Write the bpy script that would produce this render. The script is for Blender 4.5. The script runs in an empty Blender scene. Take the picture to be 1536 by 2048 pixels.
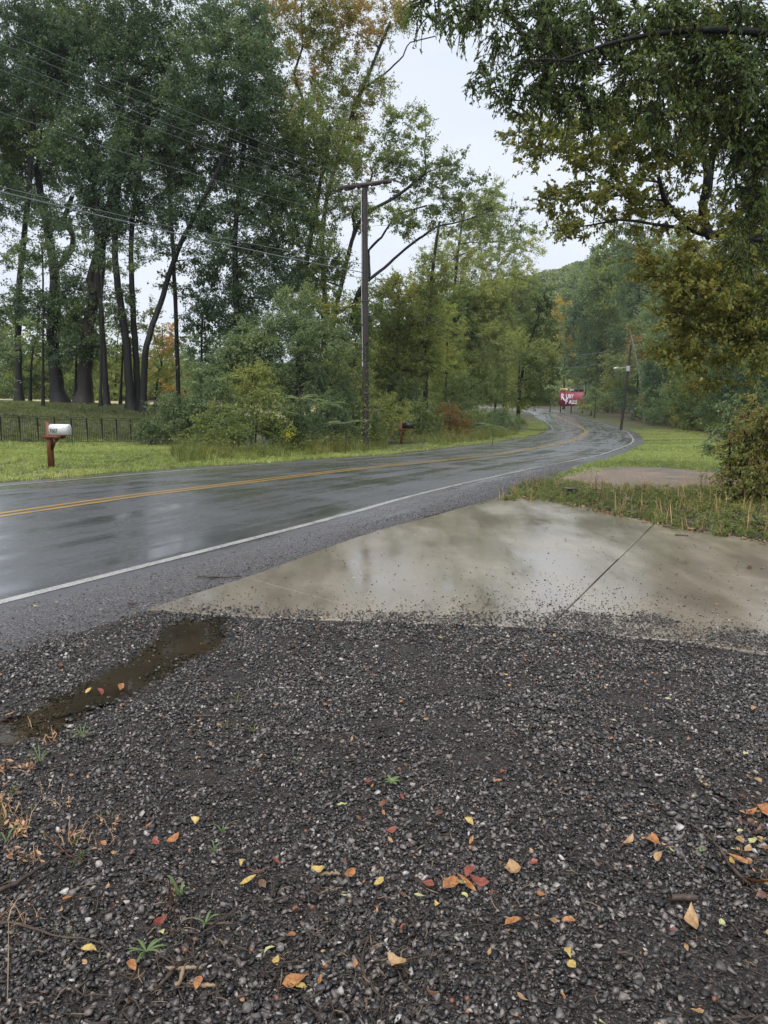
import bpy, bmesh, math, random
import numpy as np
from mathutils import Vector, Matrix, Euler
HAZE = 0.00022
random.seed(7)
rng = np.random.default_rng(11)
scene = bpy.context.scene
col = scene.collection

# ------------------------------------------------------------------ camera, sky, sun, exposure
F, HOR, CH = 1500.0, 800.0, 1.55
PITCH = math.atan((1024 - HOR) / F)
cam_d = bpy.data.cameras.new('camera')
cam = bpy.data.objects.new('camera', cam_d); col.objects.link(cam)
cam.location = (0, 0, CH)
cam.rotation_euler = (math.radians(90) - PITCH, 0, 0)
cam_d.sensor_fit = 'VERTICAL'
cam_d.sensor_height = 24.0
cam_d.lens = 24.0 * F / 2048.0
cam_d.clip_start = 0.05
cam_d.clip_end = 3000
scene.camera = cam

world = bpy.data.worlds.new('World'); scene.world = world
world.use_nodes = True
nt = world.node_tree; nt.nodes.clear()
N = nt.nodes.new
sky = N('ShaderNodeTexSky'); sky.sky_type = 'NISHITA'; sky.sun_disc = False
sky.sun_elevation = math.radians(58); sky.sun_rotation = math.radians(200)
sky.air_density = 1.0; sky.dust_density = 3.0; sky.ozone_density = 1.0
hsv = N('ShaderNodeHueSaturation'); hsv.inputs['Saturation'].default_value = 0.32
nt.links.new(sky.outputs[0], hsv.inputs['Color'])
tc = N('ShaderNodeTexCoord')
sep = N('ShaderNodeSeparateXYZ'); nt.links.new(tc.outputs['Generated'], sep.inputs[0])
mp = N('ShaderNodeMapping'); mp.inputs['Scale'].default_value = (1.4, 1.4, 4.0)
nt.links.new(tc.outputs['Generated'], mp.inputs[0])
cl = N('ShaderNodeTexNoise'); cl.inputs['Scale'].default_value = 1.6; cl.inputs['Detail'].default_value = 5
cl.inputs['Roughness'].default_value = 0.5
nt.links.new(mp.outputs[0], cl.inputs['Vector'])
cr = N('ShaderNodeValToRGB')
cr.color_ramp.elements[0].position = 0.3; cr.color_ramp.elements[0].color = (6.3, 7.0, 8.3, 1)
cr.color_ramp.elements[1].position = 0.7; cr.color_ramp.elements[1].color = (7.9, 8.4, 9.2, 1)
nt.links.new(cl.outputs['Fac'], cr.inputs[0])
mx = N('ShaderNodeMixRGB'); mx.inputs[0].default_value = 0.85
nt.links.new(hsv.outputs[0], mx.inputs[1]); nt.links.new(cr.outputs[0], mx.inputs[2])
bg = N('ShaderNodeBackground'); bg.inputs['Strength'].default_value = 0.067
nt.links.new(mx.outputs[0], bg.inputs[0])
wo = N('ShaderNodeOutputWorld'); nt.links.new(bg.outputs[0], wo.inputs[0])

sd = bpy.data.lights.new('sun', 'SUN'); sd.energy = 1.5; sd.angle = math.radians(50)
sd.color = (1.0, 0.97, 0.93)
sun = bpy.data.objects.new('sun', sd); col.objects.link(sun)
sun.rotation_euler = Euler((math.radians(32), 0, math.radians(-20)))
scene.view_settings.view_transform = 'Standard'
scene.view_settings.look = 'None'
scene.view_settings.exposure = 0.95
scene.view_settings.gamma = 1.0
scene.view_settings.use_curve_mapping = False
scene.cycles.max_bounces = 6
scene.cycles.diffuse_bounces = 3
scene.cycles.glossy_bounces = 3
scene.cycles.transmission_bounces = 4
scene.cycles.volume_bounces = 2
scene.cycles.transparent_max_bounces = 6
scene.cycles.caustics_reflective = False
scene.cycles.caustics_refractive = False

# ------------------------------------------------------------------ ground shape
KN = np.array([(-30, 0), (12, 0), (20, -.25), (32, -.76), (64, -1.55), (94, -2.0), (140, -1.75), (200, -.6), (300, 1.5), (700, 6)], float)
def R(Y): return np.interp(Y, KN[:, 0], KN[:, 1])
def sm(x, a, b):
    t = np.clip((x - a) / (b - a), 0, 1); return t * t * (3 - 2 * t)
CENTRE = np.array([(-15.5, -9.0), (-11.6, -1.5), (-8.3, 4.5), (-5.2, 10.1), (-3.9, 12.5), (-1.9, 17.1), (0.9, 23.0), (5.1, 32.7), (8.3, 40.2), (12.6, 50.9),
                   (17.4, 66), (21.3, 79), (25.2, 94.9), (29.2, 118.6), (33.2, 143), (36.6, 165), (37.5, 185), (33, 206), (22, 222), (4, 232), (-30, 238)])
def smooth_line(P, n=260):
    P = np.asarray(P, float)
    for _ in range(3):
        Q = [P[0]]
        for a, b in zip(P[:-1], P[1:]): Q += [a * .75 + b * .25, a * .25 + b * .75]
        Q.append(P[-1]); P = np.array(Q)
    s = np.concatenate([[0], np.cumsum(np.linalg.norm(np.diff(P, axis=0), axis=1))])
    t = np.linspace(0, s[-1], n)
    return np.stack([np.interp(t, s, P[:, k]) for k in range(P.shape[1])], 1)
CL = smooth_line(CENTRE)
CT = np.gradient(CL, axis=0); CT /= np.linalg.norm(CT, axis=1)[:, None]
CN = np.stack([CT[:, 1], -CT[:, 0]], 1)          # to the right of travel
CS = np.concatenate([[0], np.cumsum(np.linalg.norm(np.diff(CL, axis=0), axis=1))])
def road_sd(x, y):
    """signed distance from the centre line, + to the right; and the station"""
    x = np.atleast_1d(np.asarray(x, float)).ravel(); y = np.atleast_1d(np.asarray(y, float)).ravel()
    d = np.empty(len(x)); s = np.empty(len(x))
    for i in range(0, len(x), 20000):
        q = np.stack([x[i:i+20000], y[i:i+20000]], 1)
        v = q[:, None, :] - CL[None]
        k = np.argmin((v ** 2).sum(2), 1)
        w = q - CL[k]
        d[i:i+20000] = (w * CN[k]).sum(1)
        s[i:i+20000] = CS[k] + (w * CT[k]).sum(1)
        far = (k == 0) | (k == len(CL) - 1)
        d[i:i+20000][far] = np.sign(d[i:i+20000][far] + 1e-6) * np.linalg.norm(w[far], axis=1)
    return d, s
def G(x, y):
    shp = np.shape(x)
    x = np.atleast_1d(np.asarray(x, float)).ravel(); y = np.atleast_1d(np.asarray(y, float)).ravel()
    d, s = road_sd(x, y)
    left = np.interp(-d, [5, 8.5, 14.5, 17.0, 20, 24, 28, 45, 100], [0, .2, .35, .55, 1.25, 2.15, 2.5, 3.15, 3.9])
    right = np.interp(d, [5, 10, 18, 30, 60, 120, 300], [0, .05, .3, 1.5, 5, 8, 10]) * sm(y, 22, 45)
    z = R(y) + left + right
    z += .02 * np.sin(x * 1.3 + 1) * np.cos(y * .9) * sm(np.abs(d), 6, 9) * sm(y, 12, 18)
    z = z.reshape(shp) if shp else float(z[0])
    return z
def ray(px, py):
    u = (px - 768) / F; v = (1024 - py) / F
    c, s = math.cos(PITCH), math.sin(PITCH)
    return np.array([u, c + v * s, v * c - s])
def at(px, py, Y):
    r = ray(px, py); t = Y / r[1]
    return np.array([t * r[0], Y, CH + t * r[2]])
def un(px, py):
    """where the line of sight meets the ground"""
    r = ray(px, py); t = np.concatenate([np.linspace(1, 30, 500), np.linspace(30.1, 330, 1200)])
    below = CH + t * r[2] <= G(t * r[0], t * r[1])
    if not below.any(): return at(px, py, 200)
    t = t[np.argmax(below)]
    return np.array([t * r[0], t * r[1], CH + t * r[2]])
def Yd(px, dt):
    """distance at which the line of sight over column px reaches dt metres from the centre line (left negative)"""
    r = ray(px, 830); Y = np.linspace(8, 200, 900); d, _ = road_sd(r[0] / r[1] * Y, Y)
    k0 = int(np.argmin(np.where(Y < 120, d, 99))) if dt > 0 else 0
    ok = (d[k0:] >= dt) if dt > 0 else (d <= dt)
    if not ok.any(): return float(Y[int(np.argmin(d))])
    return float(Y[k0 + int(np.argmax(ok))])
def mpx(Y): return Y / F       # metres per photo pixel at that distance

# ------------------------------------------------------------------ helpers
def tag(o, label=None, cat=None, group=None, kind=None):
    if label: o['label'] = label
    if cat: o['category'] = cat
    if group: o['group'] = group
    if kind: o['kind'] = kind
    return o
def empty(name, loc=(0, 0, 0), rz=0):
    o = bpy.data.objects.new(name, None); col.objects.link(o)
    o.location = loc; o.rotation_euler = (0, 0, rz); o.empty_display_size = .2
    return o
class MB:
    """collects verts and faces; build() links ONE mesh object"""
    def __init__(s): s.v = []; s.f = []; s.n = 0; s.m = []
    def add(s, v, f, mi=0):
        v = np.asarray(v, float).reshape(-1, 3); f = np.asarray(f, int)
        s.v.append(v); s.f.append(f + s.n); s.m.append(np.full(len(f), mi)); s.n += len(v)
        return s
    def box(s, a, b, M=None, mi=0):
        x0, y0, z0 = a; x1, y1, z1 = b
        v = np.array([(x0, y0, z0), (x1, y0, z0), (x1, y1, z0), (x0, y1, z0), (x0, y0, z1), (x1, y0, z1), (x1, y1, z1), (x0, y1, z1)], float)
        if M is not None: v = np.array([M @ Vector(p) for p in v])
        return s.add(v, [(0, 3, 2, 1), (4, 5, 6, 7), (0, 1, 5, 4), (1, 2, 6, 5), (2, 3, 7, 6), (3, 0, 4, 7)], mi)
    def tube(s, P, rad, n=6, mi=0, cap=True):
        P = np.asarray(P, float); rad = np.broadcast_to(np.asarray(rad, float), (len(P),))
        T = np.gradient(P, axis=0); T /= np.linalg.norm(T, axis=1)[:, None] + 1e-9
        ref = np.array([0, 0, 1.0]) if abs(T[:, 2]).mean() < .8 else np.array([0, 1.0, 0])
        U = np.cross(T, ref); U /= np.linalg.norm(U, axis=1)[:, None] + 1e-9
        W = np.cross(U, T)
        a = np.linspace(0, 2 * np.pi, n, endpoint=False)
        ring = P[:, None] + rad[:, None, None] * (U[:, None] * np.cos(a)[None, :, None] + W[:, None] * np.sin(a)[None, :, None])
        i = np.arange(len(P) - 1)[:, None] * n; j = np.arange(n)[None]; k = (j + 1) % n
        f = np.stack([i + j, i + k, i + n + k, i + n + j], -1).reshape(-1, 4)
        s.add(ring.reshape(-1, 3), f, mi)
        if cap:
            c = len(P) - 1
            s.add(np.concatenate([ring[c], P[c:c+1]]), [(q, (q + 1) % n, n, n) for q in range(n)], mi)
        return s
    def mesh(s, name, mats, smooth=False):
        me = bpy.data.meshes.new(name)
        V = np.concatenate(s.v) if s.v else np.zeros((0, 3))
        fs = [f for f in s.f if len(f)]; ms = [m for f, m in zip(s.f, s.m) if len(f)]
        me.vertices.add(len(V)); me.vertices.foreach_set('co', V.astype(np.float32).ravel())
        loops = []; tot = []; mi = []
        for f, m in zip(fs, ms):
            if f.shape[1] == 4:
                tri = f[:, 2] == f[:, 3]
                if tri.any():
                    loops.append(f[tri][:, :3].ravel()); tot.append(np.full(tri.sum(), 3)); mi.append(m[tri])
                    f = f[~tri]; m = m[~tri]
            loops.append(f.ravel()); tot.append(np.full(len(f), f.shape[1])); mi.append(m)
        if loops:
            loops = np.concatenate(loops); tot = np.concatenate(tot).astype(int); mi = np.concatenate(mi)
            me.loops.add(len(loops)); me.loops.foreach_set('vertex_index', loops.astype(np.int32))
            me.polygons.add(len(tot))
            me.polygons.foreach_set('loop_start', np.concatenate([[0], np.cumsum(tot)[:-1]]).astype(np.int32))
            me.polygons.foreach_set('loop_total', tot.astype(np.int32))
            me.polygons.foreach_set('material_index', mi.astype(np.int32))
            if smooth: me.polygons.foreach_set('use_smooth', np.ones(len(tot), bool))
        for m in (mats if isinstance(mats, (list, tuple)) else [mats]): me.materials.append(m)
        me.update(); me.validate()
        return me
    def build(s, name, mats, parent=None, smooth=False):
        o = bpy.data.objects.new(name, s.mesh(name, mats, smooth)); col.objects.link(o)
        if parent is not None: o.parent = parent
        return o

# ------------------------------------------------------------------ materials
class NT:
    def __init__(s, name):
        s.m = bpy.data.materials.new(name); s.m.use_nodes = True; s.t = s.m.node_tree; s.t.nodes.clear()
        s.out = s.n('ShaderNodeOutputMaterial')
    def n(s, typ, **kw):
        o = s.t.nodes.new(typ)
        for k, v in kw.items(): setattr(o, k, v)
        return o
    def l(s, a, b): s.t.links.new(a, b)
    def coord(s, which='Object', scale=None):
        c = s.n('ShaderNodeTexCoord').outputs[which]
        if scale is not None:
            m = s.n('ShaderNodeMapping'); m.inputs['Scale'].default_value = scale; s.l(c, m.inputs[0]); c = m.outputs[0]
        return c
    def noise(s, vec, scale, detail=4, rough=.55, dist=0):
        o = s.n('ShaderNodeTexNoise'); o.inputs['Scale'].default_value = scale; o.inputs['Detail'].default_value = detail
        o.inputs['Roughness'].default_value = rough; o.inputs['Distortion'].default_value = dist
        s.l(vec, o.inputs['Vector']); return o.outputs['Fac']
    def ramp(s, fac, stops, const=False):
        o = s.n('ShaderNodeValToRGB'); e = o.color_ramp.elements
        if const: o.color_ramp.interpolation = 'CONSTANT'
        while len(e) < len(stops): e.new(.5)
        for el, (p, c) in zip(e, stops):
            el.position = p; el.color = (*c, 1) if len(c) == 3 else c
        s.l(fac, o.inputs[0]); return o.outputs['Color']
    def val(s, fac, a, b, lo=0., hi=1.):
        o = s.n('ShaderNodeMapRange'); o.inputs[1].default_value = lo; o.inputs[2].default_value = hi
        o.inputs[3].default_value = a; o.inputs[4].default_value = b; s.l(fac, o.inputs[0]); return o.outputs[0]
    def mix(s, f, a, b, mode='MIX'):
        o = s.n('ShaderNodeMixRGB', blend_type=mode)
        for i, x in enumerate((f, a, b)):
            if isinstance(x, (int, float)): o.inputs[i].default_value = x if i == 0 else (x, x, x, 1)
            elif isinstance(x, tuple): o.inputs[i].default_value = (*x, 1)
            else: s.l(x, o.inputs[i])
        return o.outputs[0]
    def math(s, op, a, b=0.):
        o = s.n('ShaderNodeMath', operation=op)
        for i, x in enumerate((a, b)):
            if isinstance(x, (int, float)): o.inputs[i].default_value = x
            else: s.l(x, o.inputs[i])
        return o.outputs[0]
    def bump(s, h, strength, dist=.01):
        o = s.n('ShaderNodeBump'); o.inputs['Strength'].default_value = strength; o.inputs['Distance'].default_value = dist
        s.l(h, o.inputs['Height']); return o.outputs[0]
    def bsdf(s, colr, rough=.5, spec=.5, nrm=None, metal=0., coat=None, trans=None):
        p = s.n('ShaderNodeBsdfPrincipled')
        for k, x in (('Base Color', colr), ('Roughness', rough), ('Metallic', metal), ('Specular IOR Level', spec)):
            if isinstance(x, tuple): p.inputs[k].default_value = (*x, 1)
            elif isinstance(x, (int, float)): p.inputs[k].default_value = x
            else: s.l(x, p.inputs[k])
        if nrm is not None: s.l(nrm, p.inputs['Normal'])
        if coat: p.inputs['Coat Weight'].default_value = coat[0]; p.inputs['Coat Roughness'].default_value = coat[1]
        s.l(p.outputs[0], s.out.inputs[0]); s.p = p
        return s.m

def leaf_mat(name, stops, transl=.5, rough=.45, patch=1.0, spec=.4, hazy=None):
    t = NT(name)
    g = t.n('ShaderNodeNewGeometry'); oi = t.n('ShaderNodeObjectInfo')
    nz = t.noise(g.outputs['Position'], .22, 3)
    f = t.math('ADD', t.math('ADD', t.math('MULTIPLY', g.outputs['Random Per Island'], .42), t.math('MULTIPLY', oi.outputs['Random'], .24)), t.math('MULTIPLY', t.math('SUBTRACT', nz, .5), 1.5 * patch))
    f = t.math('ADD', f, .19)
    c = t.ramp(f, stops)
    p = t.n('ShaderNodeBsdfPrincipled'); t.l(c, p.inputs['Base Color']); p.inputs['Roughness'].default_value = rough
    p.inputs['Specular IOR Level'].default_value = spec
    tr = t.n('ShaderNodeBsdfTranslucent')
    t.l(t.mix(1.0, c, (1.5, 1.45, .8), 'MULTIPLY'), tr.inputs[0])
    ms = t.n('ShaderNodeMixShader'); ms.inputs[0].default_value = transl
    t.l(p.outputs[0], ms.inputs[1]); t.l(tr.outputs[0], ms.inputs[2]); t.l(ms.outputs[0], t.out.inputs[0])
    return t.m

K = 2.35
def S(*cs): return [(i / (len(cs) - 1), tuple(min(1, K * v) for v in c)) for i, c in enumerate(cs)]
M = {}
M['leaf_dark'] = leaf_mat('dark green leaves', S((.020, .034, .022), (.032, .054, .034), (.046, .072, .040), (.066, .092, .044), (.10, .115, .05)))
M['leaf_mid'] = leaf_mat('green leaves', S((.026, .042, .016), (.046, .066, .026), (.074, .098, .037), (.11, .132, .050), (.16, .158, .064)))
M['leaf_light'] = leaf_mat('yellow green leaves', S((.040, .056, .022), (.075, .095, .032), (.112, .132, .044), (.15, .162, .055), (.20, .185, .065)))
M['leaf_grey'] = leaf_mat('grey green leaves', S((.04, .06, .035), (.065, .09, .05), (.095, .125, .065), (.13, .155, .08)))
M['leaf_autumn'] = leaf_mat('turning leaves', S((.035, .06, .025), (.07, .10, .035), (.115, .12, .04), (.16, .125, .045), (.19, .10, .04), (.15, .07, .035)))
M['leaf_olive'] = leaf_mat('olive oak leaves', S((.022, .032, .012), (.040, .050, .016), (.066, .076, .020), (.100, .106, .027), (.135, .122, .034), (.11, .065, .028)), patch=.8)
M['leaf_near'] = leaf_mat('drooping dark leaves', S((.016, .028, .012), (.030, .047, .017), (.046, .068, .022), (.070, .092, .028), (.11, .12, .035)), patch=.7)
M['leaf_hedge'] = leaf_mat('tired hedge leaves', S((.028, .036, .014), (.050, .062, .022), (.085, .10, .032), (.12, .13, .042), (.15, .13, .05), (.12, .06, .035)))
M['leaf_gold'] = leaf_mat('golden leaves', S((.12, .13, .03), (.22, .18, .04), (.32, .22, .05), (.36, .2, .05)), transl=.4)
M['leaf_rusty'] = leaf_mat('rusty leaves', S((.05, .06, .02), (.10, .08, .03), (.14, .08, .035), (.16, .07, .03)))
M['flower'] = leaf_mat('yellow flowers', S((.5, .38, .03), (.65, .5, .05)), transl=.3)
M['weed'] = leaf_mat('weed blades', S((.035, .045, .016), (.055, .068, .022), (.08, .095, .03), (.11, .115, .04), (.15, .125, .06)), patch=.9)
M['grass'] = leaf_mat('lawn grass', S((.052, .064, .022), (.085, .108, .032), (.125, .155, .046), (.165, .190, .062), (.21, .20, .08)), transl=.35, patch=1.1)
M['shade_tinted_grass'] = leaf_mat('shade-tinted grass', S((.030, .038, .016), (.050, .062, .024), (.075, .090, .034), (.11, .12, .05)), transl=.3)  # darker lawn greens: the trees' shade on the bank is put into the colour
M['dry'] = leaf_mat('dry stems', S((.10, .05, .03), (.18, .10, .06), (.25, .17, .09), (.14, .15, .05)), transl=.2)

def bark_mat(name, a, b, c, sc=9):
    t = NT(name); v = t.coord('Object', (1, 1, .22))
    n = t.noise(v, sc, 6, .65)
    n2 = t.noise(t.coord('Object'), 1.3, 3)
    cc = t.ramp(t.mix(.35, n, n2), [(.3, a), (.5, b), (.72, c)])
    return t.bsdf(cc, .6, .4, t.bump(n, .9, .05))
M['bark'] = bark_mat('wet dark bark', (.004, .0036, .0033), (.010, .009, .008), (.022, .019, .017))
M['bark_brown'] = bark_mat('brown bark', (.008, .006, .005), (.022, .015, .012), (.05, .034, .027))
M['bark_pale'] = bark_mat('lichen pale bark', (.12, .12, .115), (.3, .3, .29), (.5, .5, .48))
M['bark_grey'] = bark_mat('grey bark', (.04, .038, .034), (.10, .095, .088), (.18, .17, .16))

def simple(name, c, rough=.5, spec=.5, metal=0., var=.25, sc=20, bump=.2):
    t = NT(name); n = t.noise(t.coord('Object'), sc, 5)
    lo = tuple(x * (1 - var) for x in c); hi = tuple(min(1, x * (1 + var)) for x in c)
    return t.bsdf(t.ramp(n, [(.3, lo), (.7, hi)]), rough, spec, t.bump(n, bump, .004), metal)
M['iron'] = simple('black painted metal', (.010, .013, .011), .4)
M['white_tin'] = simple('white painted tin', (.80, .81, .80), .35, var=.06, sc=14, bump=.05)
M['black_tin'] = simple('black painted tin', (.012, .016, .016), .35)
M['number'] = simple('black vinyl', (.008, .008, .008), .4)
M['porcelain'] = simple('grey porcelain', (.62, .64, .67), .2)
M['cable'] = simple('black cable', (.03, .03, .032), .5)
M['cable_bare'] = simple('weathered aluminium wire', (.22, .23, .25), .7, spec=.2, var=.05)
M['galv'] = simple('galvanised metal', (.5, .53, .56), .4, metal=.4)
M['red_board'] = simple('faded crimson paint', (.27, .032, .062), .5, var=.12, sc=3)
M['white_paint'] = simple('white lettering', (.85, .82, .86), .5, var=.04)
M['orange_board'] = simple('pale orange paint', (.75, .48, .20), .5, var=.1, sc=3)
M['dark_board'] = simple('dark board', (.02, .025, .03), .5)
M['rock'] = simple('weathered stone', (.11, .088, .07), .5, var=.5, sc=12, bump=.8)
M['green_pvc'] = simple('green plastic', (.05, .14, .09), .4)
def wood_mat(name, a, b, rough=.5):
    t = NT(name); n = t.noise(t.coord('Object', (1, 1, .08)), 26, 6, .6)
    n2 = t.noise(t.coord('Object'), 3, 3)
    return t.bsdf(t.ramp(t.mix(.3, n, n2), [(.3, a), (.7, b)]), rough, .4, t.bump(n, .5, .01))
M['cedar'] = wood_mat('red brown stained timber', (.09, .028, .012), (.21, .075, .034), .45)
M['pole'] = wood_mat('weathered utility pole timber', (.016, .012, .010), (.055, .042, .036))
M['arm'] = wood_mat('crossarm timber', (.025, .018, .015), (.075, .052, .045))
M['twig'] = wood_mat('wet twig', (.02, .014, .010), (.10, .07, .05))
M['chip'] = wood_mat('pale wood chip', (.12, .08, .05), (.33, .24, .15))

# stones: colour differs from stone to stone
def stone_mat():
    t = NT('wet crushed stone'); g = t.n('ShaderNodeNewGeometry'); oi = t.n('ShaderNodeObjectInfo')
    f = t.math('FRACT', t.math('ADD', g.outputs['Random Per Island'], oi.outputs['Random']))
    c = t.ramp(f, [(0, (.013, .012, .012)), (.30, (.030, .028, .028)), (.55, (.070, .064, .061)), (.78, (.135, .122, .115)), (.95, (.22, .19, .17)), (.985, (.38, .34, .31)), (1, (.50, .48, .46))])
    n = t.noise(t.coord('Object'), 160, 3)
    c = t.mix(1, c, t.ramp(n, [(.3, (.6, .6, .6)), (.7, (1.3, 1.28, 1.25))]), 'MULTIPLY')
    f2 = t.math('FRACT', t.math('MULTIPLY', f, 13.7))
    return t.bsdf(c, t.val(f2, .22, .6), .5, t.bump(n, .5, .003))
M['stone'] = stone_mat()
def dirt_mat():
    t = NT('wet gravelly dirt'); v = t.coord('Object')
    vo = t.n('ShaderNodeTexVoronoi'); vo.inputs['Scale'].default_value = 75; t.l(v, vo.inputs['Vector'])
    n = t.noise(v, 2.2, 5); n2 = t.noise(v, 120, 3)
    c = t.mix(.55, t.ramp(vo.outputs['Color'], [(.2, (.03, .028, .027)), (.6, (.07, .062, .058)), (.95, (.17, .15, .14))]),
              t.ramp(n, [(.35, (.028, .022, .018)), (.65, (.065, .052, .045))]))
    h = t.math('ADD', t.math('MULTIPLY', vo.outputs['Distance'], -1), t.math('MULTIPLY', n2, .5))
    return t.bsdf(c, .42, .5, t.bump(h, .9, .012))
M['dirt'] = dirt_mat()
def ground_mat():
    """one terrain sheet: gravel dirt near the camera, lawn soil, leaf litter under the woods; split by vertex masks that follow the land"""
    t = NT('ground'); v = t.coord('Object')
    a = t.n('ShaderNodeAttribute', attribute_name='zone'); sp = t.n('ShaderNodeSeparateColor'); t.l(a.outputs['Color'], sp.inputs[0])
    fine = t.noise(v, 40, 4); big = t.noise(v, .8, 4)
    gr = t.ramp(t.mix(.5, fine, big), [(.36, (.03, .034, .014)), (.5, (.07, .075, .026)), (.62, (.13, .12, .05))])
    vo = t.n('ShaderNodeTexVoronoi'); vo.inputs['Scale'].default_value = 130; t.l(v, vo.inputs['Vector'])
    di = t.mix(.35, t.ramp(vo.outputs['Color'], [(.2, (.012, .010, .009)), (.6, (.040, .034, .031)), (.95, (.18, .155, .14))]),
               t.ramp(big, [(.35, (.013, .009, .007)), (.65, (.034, .025, .020))]))
    li = t.ramp(t.mix(.6, fine, t.noise(v, 6, 4)), [(.3, (.035, .024, .016)), (.5, (.08, .05, .03)), (.65, (.15, .085, .05)), (.75, (.05, .06, .025))])
    fi = t.ramp(fine, [(.3, (.34, .30, .11)), (.7, (.52, .45, .19))])
    c = t.mix(sp.outputs[0], di, gr); c = t.mix(sp.outputs[1], c, li); c = t.mix(sp.outputs[2], c, fi)
    return t.bsdf(c, .6, .35, t.bump(t.math('ADD', fine, t.math('MULTIPLY', vo.outputs['Distance'], -.6)), .8, .02))
M['ground'] = ground_mat()
def asphalt_mat():
    t = NT('wet asphalt'); v = t.coord('Object'); uv = t.coord('UV')
    g1 = t.noise(v, 260, 2, .7); g2 = t.noise(v, 90, 3)
    m = t.n('ShaderNodeMapping'); m.inputs['Scale'].default_value = (1.15, .05, 1); t.l(uv, m.inputs[0])
    st = t.noise(m.outputs[0], 1.6, 4, .6, .3)              # long streaks along the lanes
    pa = t.noise(v, .55, 5, .6)
    wet = t.mix(.45, st, pa)
    c = t.ramp(t.mix(.5, g1, g2), [(.36, (.020, .020, .023)), (.48, (.040, .040, .044)), (.56, (.070, .070, .075)), (.64, (.20, .20, .20))])
    c = t.mix(1, c, t.ramp(pa, [(.3, (.8, .8, .8)), (.7, (1.2, 1.2, 1.2))]), 'MULTIPLY')
    su = t.n('ShaderNodeSeparateXYZ'); t.l(uv, su.inputs[0])
    sh = t.math('MULTIPLY', t.val(t.math('ADD', su.outputs[0], t.math('MULTIPLY', t.noise(v, 3, 4), .8)), 0, 1, 4.6, 4.9), .75)
    spk = t.ramp(t.mix(.4, t.noise(v, 75, 4, .85), g2), [(.38, (.012, .011, .011)), (.47, (.045, .041, .040)), (.54, (.11, .10, .098)), (.61, (.42, .39, .37))])
    c = t.mix(sh, c, spk)
    rough = t.val(wet, .3, .6, .42, .58)
    h = t.math('ADD', g1, t.math('MULTIPLY', g2, .6))
    bs = t.n('ShaderNodeBump'); bs.inputs['Distance'].default_value = .007; t.l(h, bs.inputs['Height'])
    t.l(t.val(wet, .15, .9, .42, .58), bs.inputs['Strength'])
    t.bsdf(c, rough, .8, bs.outputs[0]); t.l(t.math('SUBTRACT', 1, sh), t.p.inputs['Coat Weight']); t.l(t.math('ADD', t.val(wet, .15, .42, .42, .58), t.math('MULTIPLY', sh, .15)), t.p.inputs['Coat Roughness']); return t.m
M['asphalt'] = asphalt_mat()
def paint_mat(name, c, wear=.42):
    t = NT(name); v = t.coord('Object'); n = t.noise(v, 60, 5, .7); n2 = t.noise(v, 3, 3)
    f = t.ramp(t.mix(.25, n, n2), [(wear - .04, (0, 0, 0)), (wear + .04, (1, 1, 1))])
    return t.bsdf(t.mix(f, (.10, .10, .10), c), .3, .5, t.bump(n, .3, .003))
M['white_line'] = paint_mat('worn white road paint', (.42, .42, .39), .455)
M['yellow_line'] = paint_mat('worn yellow road paint', (.48, .28, .06), .43)
def concrete_mat(name, a, b, wet=(.05, .24), sc=1.0):
    t = NT(name); v = t.coord('Object', (sc, sc, sc))
    n = t.noise(v, .9, 6, .6, .4); n2 = t.noise(v, 70, 4); n3 = t.noise(t.coord('Object', (1, .25, 1)), 2.5, 4, .6)
    c = t.ramp(t.mix(.35, n, n2), [(.3, a), (.7, b)])
    c = t.mix(1, c, t.ramp(n3, [(.36, (.68, .65, .60)), (.64, (1.18, 1.17, 1.15))]), 'MULTIPLY')
    w = t.mix(.5, n, n3)
    bs = t.n('ShaderNodeBump'); bs.inputs['Distance'].default_value = .003; t.l(n2, bs.inputs['Height'])
    t.l(t.val(w, .05, .4, .42, .6), bs.inputs['Strength'])
    t.bsdf(c, .45, .5, bs.outputs[0]); t.p.inputs['Coat Weight'].default_value = 1.; t.l(t.val(w, wet[0], wet[1], .40, .60), t.p.inputs['Coat Roughness']); return t.m
def drive_mat(name, a, b, r):
    t = NT(name); v = t.coord('Object'); n = t.noise(v, 1.6, 6, .65); n2 = t.noise(v, 45, 4, .7)
    return t.bsdf(t.ramp(t.mix(.5, n, n2), [(.36, a), (.6, b)]), t.val(n, r[0], r[1], .4, .6), .4, t.bump(n2, .8, .01))
M['concrete'] = concrete_mat('wet tan concrete', (.15, .125, .092), (.31, .268, .205))
M['old_drive'] = drive_mat('muddy old concrete', (.075, .052, .036), (.27, .20, .135), (.35, .65))
def water_mat():
    t = NT('shallow brown water'); v = t.coord('Object')
    tr = t.n('ShaderNodeBsdfTransparent'); tr.inputs[0].default_value = (.84, .80, .72, 1)
    gl = t.n('ShaderNodeBsdfGlossy'); gl.inputs['Roughness'].default_value = .02
    b = t.bump(t.noise(v, 14, 2), .05, .01); t.l(b, gl.inputs['Normal'])
    fr = t.n('ShaderNodeFresnel'); fr.inputs[0].default_value = 1.36
    ms = t.n('ShaderNodeMixShader'); t.l(fr.outputs[0], ms.inputs[0]); t.l(tr.outputs[0], ms.inputs[1]); t.l(gl.outputs[0], ms.inputs[2])
    t.l(ms.outputs[0], t.out.inputs[0]); return t.m
def silt_mat():
    t = NT('brown silt'); v = t.coord('Object'); n = t.noise(v, 2.5, 5); n2 = t.noise(v, 60, 4)
    return t.bsdf(t.ramp(t.mix(.4, n, n2), [(.35, (.022, .019, .015)), (.65, (.085, .066, .045))]), .5, .5, t.bump(n2, .6, .005))
M['silt'] = silt_mat()
M['water'] = water_mat()
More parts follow.
